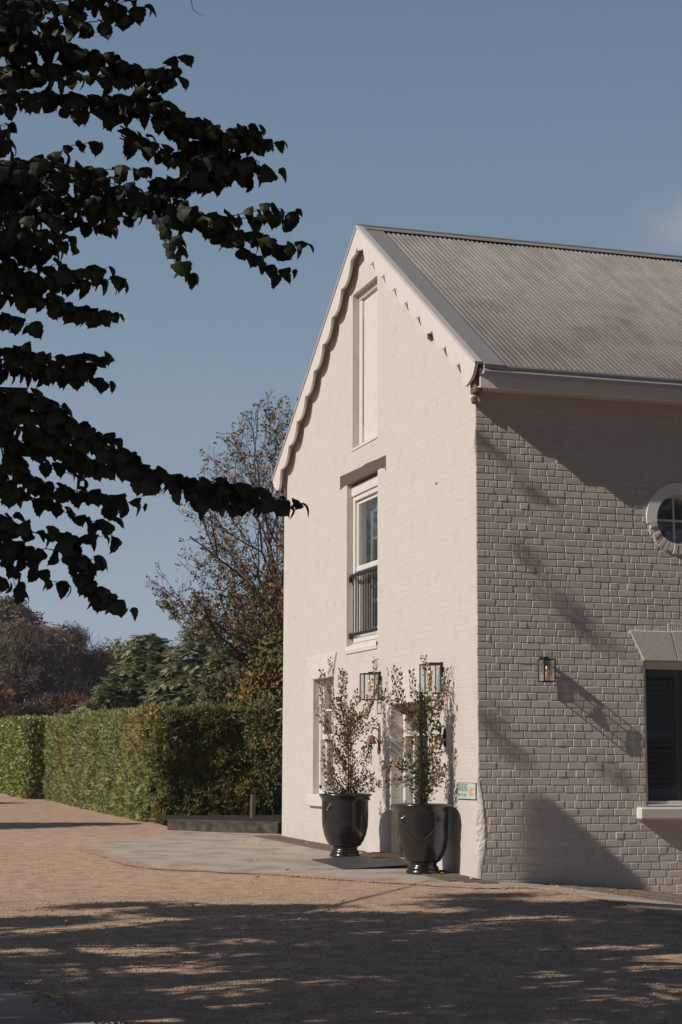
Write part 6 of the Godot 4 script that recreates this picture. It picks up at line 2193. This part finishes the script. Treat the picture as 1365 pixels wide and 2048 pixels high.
	for p in [Vector3(-0.42, 2.08, 0.4), Vector3(-0.28, 2.1, 0.4), Vector3(-0.2, 1.95, 0.4), Vector3(-0.34, 1.9, 0.4), Vector3(-0.12, 2.02, 0.35), Vector3(-0.1, 1.62, 0.4), Vector3(-0.3, 1.35, 0.4)]:
		var o := put("flower", bm, M.white_petal, t)
		o.transform = Transform3D(rand_basis(1.0), p)
	# shrubs and trees behind the hedge
	var green_sprig := spray(9, 0.13, 0.15, 0.6).mesh()
	clump_plant("leafy_shrub", "tall green and yellow leafy shrub close behind the hedge end", "shrub", Vector3(3.2, 0.4, -17.6), Vector3(1.75, 2.0, 1.5), 2600, green_sprig, M.mixed_leaf, [Color(1, 1, 1), Color(1.3, 1.15, 0.9), Color(0.75, 0.95, 0.8), Color(2.2, 1.55, 0.7)], 60)
	clump_plant("leafy_shrub", "brown-leaved shrub right behind the clipped hedge, below the tall autumn tree", "shrub", Vector3(4.3, 0.4, -26.0), Vector3(1.9, 2.0, 1.6), 2200, green_sprig, M.mixed_leaf, [Color(1, 0.9, 0.9), Color(1.5, 1.0, 0.9), Color(0.8, 0.85, 0.8)], 60, "", 20)
	conifer("broad grey-green conifer, the left one, with a pointed top above the hedge", Vector3(4.55, 0.6, -44.2), 5.7, 3.3, 30)
	conifer("grey-green conifer, the right and taller one, partly behind the autumn tree", Vector3(6.1, 0.6, -42.0), 6.1, 3.2, 30)
	conifer("grey-green conifer, the rightmost, mostly hidden by the autumn tree", Vector3(6.3, 0.6, -36.0), 5.6, 2.8, 28)
	conifer("low spreading conifer at the left foot of the conifers, just above the hedge", Vector3(2.9, 0.6, -43.0), 3.7, 2.4, 22)
	var twiggy := spray(14, 0.4, 0.3, 0.1, 0.1).mesh()
	var bush := [Color(1, 1, 1), Color(1.2, 0.95, 0.85), Color(0.75, 0.85, 0.8), Color(0.8, 0.6, 0.6), Color(1.0, 1.15, 0.9)]
	var far := "bare brown shrubs on the far slope"
	clump_plant("round_tree", "dark round-headed tree in the gap between brown shrubs and conifers", "tree", Vector3(9.6, 0.9, -77.0), Vector3(2.6, 3.5, 2.4), 2200, spray(9, 0.3, 0.3, 0.5).mesh(), M.conifer_leaf, [Color(0.8, 0.85, 0.8)], 50)
	clump_plant("brown_shrub", "large dark brown thicket in the middle of the far slope", "shrub", Vector3(2.6, 1.0, -72.0), Vector3(4.2, 3.7, 3.0), 8000, twiggy, M.brush_leaf, bush, 70, far, 60)
	clump_plant("brown_shrub", "feathery bare-topped brown shrub at the right end of the far slope", "shrub", Vector3(6.1, 1.0, -74.5), Vector3(2.8, 3.7, 2.6), 6000, twiggy, M.brush_leaf, bush, 60, far, 90)
	clump_plant("brown_shrub", "rust-red leaved shrub low in front of the dark thicket", "shrub", Vector3(4.4, 0.9, -64.0), Vector3(1.4, 1.9, 1.4), 1700, spray(9, 0.3, 0.2, 0.2).mesh(), M.red_leaf, [Color(1, 1, 1), Color(1.3, 0.8, 0.7), Color(0.8, 1.0, 0.9)], 40, far, 30)
	clump_plant("brown_shrub", "pinkish-brown low shrub left of the rust-red shrub", "shrub", Vector3(2.9, 0.9, -64.5), Vector3(1.7, 1.6, 1.4), 1700, spray(9, 0.3, 0.2, 0.2).mesh(), M.brush_leaf, [Color(1.4, 1.1, 1.0), Color(1, 1, 1)], 40, far, 30)
	clump_plant("brown_shrub", "brown shrub cut by the left edge, above the bright hedge", "shrub", Vector3(0.9, 0.9, -63.0), Vector3(1.6, 2.0, 1.4), 1500, spray(9, 0.3, 0.2, 0.2).mesh(), M.brush_leaf, [Color(1.2, 0.95, 0.8), Color(1, 1, 1)], 40, far, 20)
	clump_plant("brown_shrub", "reddish thin shrub between rust-red shrub and conifers", "shrub", Vector3(5.9, 0.9, -63.0), Vector3(1.3, 1.5, 1.2), 1200, spray(9, 0.3, 0.2, 0.2).mesh(), M.red_leaf, [Color(0.9, 0.9, 0.9), Color(0.7, 1.0, 0.9)], 30, far, 30)
	clump_plant("hill_tree", "dark rounded tree on the hill crest at the left edge", "tree", Vector3(5.8, 8.4, -106.0), Vector3(2.9, 2.2, 2.6), 2400, spray(9, 0.4, 0.4, 0.35).mesh(), M.brush_leaf, [Color(0.7, 0.75, 0.75), Color(0.9, 0.85, 0.8)], 50, "trees along the hill crest", 20)
	for e in [[9.0, 9.4, -118.0, 2.2, 0.8, "first low green bush along the sloping hill crest, beside the crest tree"], [11.6, 8.6, -118.0, 2.0, 0.75, "second low green bush along the hill crest, lower down the slope"], [13.6, 7.6, -117.0, 1.6, 0.9, "third low green bush on the hill crest, above the brown shrubs"]]:
		clump_plant("hill_bush", e[5], "bush", Vector3(e[0], e[1], e[2]), Vector3(e[3], e[4], 1.5), 700, spray(9, 0.35, 0.3, 0.4).mesh(), M.conifer_leaf, [Color(0.9, 1.0, 0.8)], 24, "trees along the hill crest")
	# fallen leaves
	var leaf := lime_leaf(0.07, 0.055).mesh()
	var spots := []
	for i in 46:
		var z := 11.2 - 12.0 * pow(rng.randf(), 0.8)
		spots.append(Vector3(rng.randf_range(-7.0, -0.7) + 0.25 * (11.0 - z) * rng.randf(), 0, z))
	for i in 14:
		spots.append(Vector3(rng.randf_range(-3.2, -0.2), 0, rng.randf_range(-8.5, 0.8)))
	for e in [[-6.55, 9.55], [-6.62, 9.75], [-6.45, 9.85], [-6.7, 9.1]]:
		spots.append(Vector3(e[0], 0, e[1]))
	for p in spots:
		var o := put("fallen_leaf", leaf, M.fallen)
		tag(o, "small dry yellow-brown leaf lying on the ground before the house", "leaf", "fallen leaves on the drive")
		o.transform = Transform3D((Basis(Vector3.UP, rng.randf() * TAU) * Basis(Vector3.BACK, rng.randf_range(0.7, 1.0))).scaled(Vector3.ONE * rng.randf_range(0.5, 0.95)), Vector3(p.x, ground_y(p.x, p.z) + 0.03, p.z))


func off_frame() -> void:
	# trees that stand outside the picture, left of and behind the camera: placed to shade the drive and darken shaded walls and window panes
	var near := unseen_tree("broad-crowned avenue tree left of the picture, nearest the house", Vector3(-13.2, 0, 7.3), 10.2, Vector3(3.4, 3.2, 3.4), 4400, 62, 0.38)
	unseen_tree("broad-crowned avenue tree left of the picture, beside the camera", Vector3(-15.5, 0, 12.0), 10.5, Vector3(3.6, 3.6, 4.0), 5200, 66, 0.4)
	# leaf clumps out of view, placed to throw soft shadows on the side wall
	var clumps := [[0.25, 5.3, 0.14, 5], [0.9, 4.75, 0.14, 5], [1.15, 3.42, 0.12, 6], [1.3, 3.28, 0.12, 6], [1.65, 2.95, 0.14, 5], [0.2, 1.9, 0.16, 9], [0.4, 1.65, 0.14, 6], [1.8, 1.3, 0.14, 4], [0.75, 4.0, 0.1, 3]]
	var where := []
	for c in clumps:
		for i in c[3]:
			var p: Vector3 = Vector3(c[0] - 9.0, c[1] + 6.435, 1.698) + Vector3(rng.randf_range(-1, 1) * c[2], rng.randf_range(-0.6, 0.6) * c[2], rng.randf_range(-0.05, 0.05))
			where.append(Transform3D(rand_basis(rng.randf_range(0.6, 1.0)).scaled(Vector3(1, 1, 0.25)), p - near.position))
	var mass := PackedVector2Array([Vector2(0.62, -0.6), Vector2(0.6, 0.76), Vector2(0.65, 0.93), Vector2(0.78, 1.02), Vector2(0.95, 1.0), Vector2(1.06, 0.86), Vector2(2.2, -0.05), Vector2(2.6, -0.6)])  # outline of an added flat leaf mass, shaped to throw one dark wall shadow
	for i in 4500:
		var q := Vector2(rng.randf_range(0.5, 2.6), rng.randf_range(-0.6, 1.0))
		if Geometry2D.is_point_in_polygon(q, mass):
			where.append(Transform3D(rand_basis(rng.randf_range(0.4, 0.6)).scaled(Vector3(1, 1, 0.04)), Vector3(q.x - 9.0, q.y + 6.435, 1.698 + rng.randf_range(-0.005, 0.005)) - near.position))
	many("added_shadow_foliage", spray(9, 0.1, 0.1, 0.9).mesh(), M.shade_leaf, where, tints(0.7, 1.3), near)
	var b := MB.new()
	b.tube([Vector3(0, 4.6, 0), Vector3(1.8, 6.2, -2.6), Vector3(3.4, 6.6, -5.6), Vector3(5.6, 6.8, -5.6)], [0.07, 0.03, 0.012, 0.004], 7)
	put("added_bough", b, M.bark, near)  # limb added to carry the shadow-throwing leaves
	for e in [["unseen dark bush far right, placed to darken the shuttered window reflection", Vector3(15.0, -0.4, 25.0)], ["unseen dark bush further right beside its twin, placed to darken the window reflection", Vector3(20.0, -0.4, 29.0)], ["unseen dark bush right of and behind the camera, placed to block low sky", Vector3(9.0, -0.4, 28.0)]]:  # bushes out of view, placed to darken the side window reflection
		clump_plant("unseen_bush", e[0], "bush", e[1], Vector3(3.2, 2.4, 2.4), 2000, spray(9, 0.25, 0.25, 0.5).mesh(), M.shade_leaf, [Color(1, 1, 1)], 40)
	for e in [["unseen high-crowned tree left of the camera, placed to shade the ground on the right", Vector3(-9.6, 0, 15.5), Vector3(6.0, 3.4, 5.5), 14.5], ["unseen high-crowned tree left of the picture, placed to shade ground before the side wall", Vector3(-10.2, 0, 9.5), Vector3(5.0, 2.8, 4.8), 15.5], ["unseen tree spreading high over the drive, placed to block overhead sky light", Vector3(-9.0, 0, 19.5), Vector3(1, 1, 1), 0.0]]:  # crowns out of view, placed to shade ground and block overhead sky
		if e[3] > 0.0:
			unseen_tree(e[0], e[1], e[3], e[2], 11000 if e[1].x > -10.0 else 5000, 110 if e[1].x > -10.0 else 54, 0.9)
			continue
		var tall := thing("unseen_tree", e[0], "tree", e[1], 0.0, "avenue trees outside the picture that shade the drive")
		b = MB.new()
		b.tube([Vector3(0, -0.2, 0), Vector3(0.2, 6, -1), Vector3(1.5, 11, -3), Vector3(5, 14.5, -9)], [0.4, 0.3, 0.22, 0.05], 10)
		b.tube([Vector3(1.5, 11, -3), Vector3(6, 13.5, -5), Vector3(14, 15.0, -9)], [0.2, 0.14, 0.04], 8)
		put("trunk", b, M.bark, tall)
		crown_cloud(tall, Vector3(5.0, 14.8, -9.0), Vector3(7.0, 2.8, 5.4), 14000, 150, 1.0, M.shade_leaf)
		crown_cloud(tall, Vector3(6.0, 15.6, -14.8), Vector3(5.0, 2.4, 3.5), 8000, 90, 0.9, M.shade_leaf)
		crown_cloud(tall, Vector3(14.5, 15.5, -8.0), Vector3(6.0, 2.8, 5.0), 8000, 100, 1.0, M.shade_leaf)
	for e in [["unseen tall tree behind the camera, placed to dim skylight on shaded walls", Vector3(-8.5, 0, 26.0)], ["unseen tall tree close behind the camera on its right, placed to dim skylight", Vector3(0.5, -0.2, 21.5)], ["unseen tall tree on the right, placed to darken the side wall opposite", Vector3(8.0, -0.4, 17.5)], ["unseen tall tree far right past the side wall, placed to darken it", Vector3(16.0, -0.4, 14.0)], ["unseen tall tree behind and left of the camera, placed to dim skylight", Vector3(-17.5, 0, 22.0)]]:  # trees out of view, placed to dim skylight on the shaded side wall
		unseen_tree(e[0], e[1], 16.5, Vector3(5.2, 6.6, 4.0), 9000, 110, 1.0)
	unseen_tree("unseen tall tree far left of the drive, placed to darken the gable window reflections", Vector3(-16.0, 0.5, -60.0), 17.0, Vector3(6.0, 7.6, 4.5), 6000, 80, 1.2)  # out of view, placed to darken what the gable panes reflect
	clump_plant("unseen_bush", "unseen broad dark bush far left, placed to darken the lower gable window reflection", "bush", Vector3(-18.0, 0.5, -57.0), Vector3(8.0, 3.4, 3.0), 4200, spray(9, 0.3, 0.3, 0.5).mesh(), M.shade_leaf, [Color(1.3, 1.2, 1.1)], 60)  # out of view, darkens the reflection in the lower gable window
	unseen_tree("unseen tall tree further left of the drive, placed to darken the upper window reflection", Vector3(-24.0, 0.5, -52.0), 14.0, Vector3(5.0, 6.0, 4.5), 3500, 60, 1.1)  # out of view, darkens the reflection in the upper gable window
	conifer("pointed conifer left of the picture that throws its shadow on the drive", Vector3(-10.3, 0.3, -13.0), 6.2, 2.3, 30)
	clump_plant("round_tree", "round clipped tree left of the picture that shades the far drive", "tree", Vector3(-9.6, 0.4, -26.5), Vector3(1.7, 2.5, 1.6), 1500, spray(9, 0.2, 0.2, 0.5).mesh(), M.shade_leaf, [Color(1, 1, 1)], 40)


# ---------------------------------------------------------------- camera, sky, sun
func sky_image() -> ImageTexture:
	var w := 1024
	var h := 512
	var im := Image.create(w, h, false, Image.FORMAT_RGBF)
	var n := noise(1.6, 5, FastNoiseLite.TYPE_SIMPLEX, 71)
	var stops := [[-90.0, Vector3(0.16, 0.14, 0.12)], [-3.0, Vector3(0.24, 0.25, 0.27)], [0.0, Vector3(0.37, 0.425, 0.49)], [4.0, Vector3(0.33, 0.395, 0.475)], [10.0, Vector3(0.25, 0.325, 0.41)], [17.0, Vector3(0.185, 0.262, 0.358)], [25.0, Vector3(0.145, 0.210, 0.313)], [35.0, Vector3(0.105, 0.158, 0.25)], [50.0, Vector3(0.07, 0.11, 0.19)], [90.0, Vector3(0.045, 0.075, 0.14)]]
	# small fair-weather clouds: (azimuth from -z towards +x, elevation, half width, half height, strength)
	var clouds := [[28.6, 17.2, 1.9, 1.5, 1.0], [31.0, 16.4, 2.6, 1.9, 1.0], [15.0, 4.6, 2.4, 1.2, 0.9], [16.6, 3.4, 2.0, 0.8, 0.8], [70.0, 14.0, 9.0, 3.0, 0.9], [120.0, 20.0, 12.0, 4.0, 0.8], [-80.0, 16.0, 10.0, 3.0, 0.8], [-140.0, 22.0, 12.0, 4.0, 0.8], [175.0, 12.0, 9.0, 3.0, 0.9]]
	for y in h:
		var el := 90.0 - 180.0 * (y + 0.5) / h
		var col: Vector3 = stops[0][1]
		for i in stops.size() - 1:
			if el >= stops[i][0]:
				col = (stops[i][1] as Vector3).lerp(stops[i + 1][1], smoothstep(0.0, 1.0, (el - stops[i][0]) / (stops[i + 1][0] - stops[i][0])) * 0.4 + 0.6 * clampf((el - stops[i][0]) / (stops[i + 1][0] - stops[i][0]), 0.0, 1.0))
		for x in w:
			var az := 360.0 * (x + 0.5) / w
			if az > 180.0:
				az -= 360.0
			var c := col
			for k in clouds:
				var dx := absf(az - k[0])
				dx = minf(dx, 360.0 - dx) / k[2]
				var dy: float = (el - k[1]) / k[3]
				if dx < 1.6 and absf(dy) < 1.6:
					var ra := deg_to_rad(az)
					var d := Vector3(sin(ra) * 9.0, el * 0.16, -cos(ra) * 9.0)
					var f := (1.0 - sqrt(dx * dx + dy * dy)) + 0.75 * n.get_noise_3dv(d)
					c = c.lerp(Vector3(0.42, 0.40, 0.43), smoothstep(0.0, 1.1, f) * 0.62 * k[4])
			im.set_pixel(x, y, Color(c.x, c.y, c.z))
	return ImageTexture.create_from_image(im)


func _ready() -> void:
	rng.seed = 20240
	var cam := Camera3D.new()
	cam.name = "camera"
	cam.fov = 32.62
	cam.near = 0.1
	cam.far = 3000.0
	add_child(cam)
	cam.transform = Transform3D(Basis(Vector3(0.95460, 0.00346, 0.29790), Vector3(-0.04564, 0.98985, 0.13477), Vector3(-0.29442, -0.14227, 0.94503)).orthonormalized(), Vector3(-8.048, 1.421, 20.153))
	cam.current = true
	var env := Environment.new()
	env.background_mode = Environment.BG_SKY
	var sky := Sky.new()
	var pano := PanoramaSkyMaterial.new()
	pano.panorama = sky_image()
	sky.sky_material = pano
	env.sky = sky
	env.background_energy_multiplier = 1.0
	env.tonemap_mode = Environment.TONE_MAPPER_LINEAR
	env.tonemap_exposure = 1.0
	env.sdfgi_enabled = true
	env.ssao_enabled = true
	env.ssil_enabled = true
	env.fog_enabled = true
	env.fog_density = 0.0004
	env.fog_light_color = Color(0.66, 0.70, 0.75)
	var we := WorldEnvironment.new()
	we.name = "environment"
	we.environment = env
	add_child(we)
	var sun := DirectionalLight3D.new()
	sun.name = "sun"
	sun.light_energy = 1.3
	sun.light_color = Color(1.0, 0.965, 0.92)
	sun.light_angular_distance = 0.33
	sun.shadow_enabled = true
	add_child(sun)
	sun.look_at_from_position(Vector3(-10.0, 7.15, 1.887), Vector3.ZERO)
	materials()
	ground()
	house()
	lantern("large black glass wall lantern left of the door", Vector3(0, 2.317, -3.755), -PI / 2.0, 0.205, 0.23, 0.385, "black glass lanterns on the house walls")
	lantern("large black glass wall lantern right of the door, nearest the corner", Vector3(0, 2.317, -1.232), -PI / 2.0, 0.205, 0.23, 0.385, "black glass lanterns on the house walls")
	lantern("small black glass lantern with amber bulb on the grey-lit side wall", Vector3(0.863, 2.427, 0.006), 0.0, 0.16, 0.19, 0.29, "black glass lanterns on the house walls")
	sign_board()
	wall_bell()
	wall_ring()
	mat_and_ramp()
	pots_and_plants()
	garden()
	autumn_tree()
	lime_tree()
	off_frame()
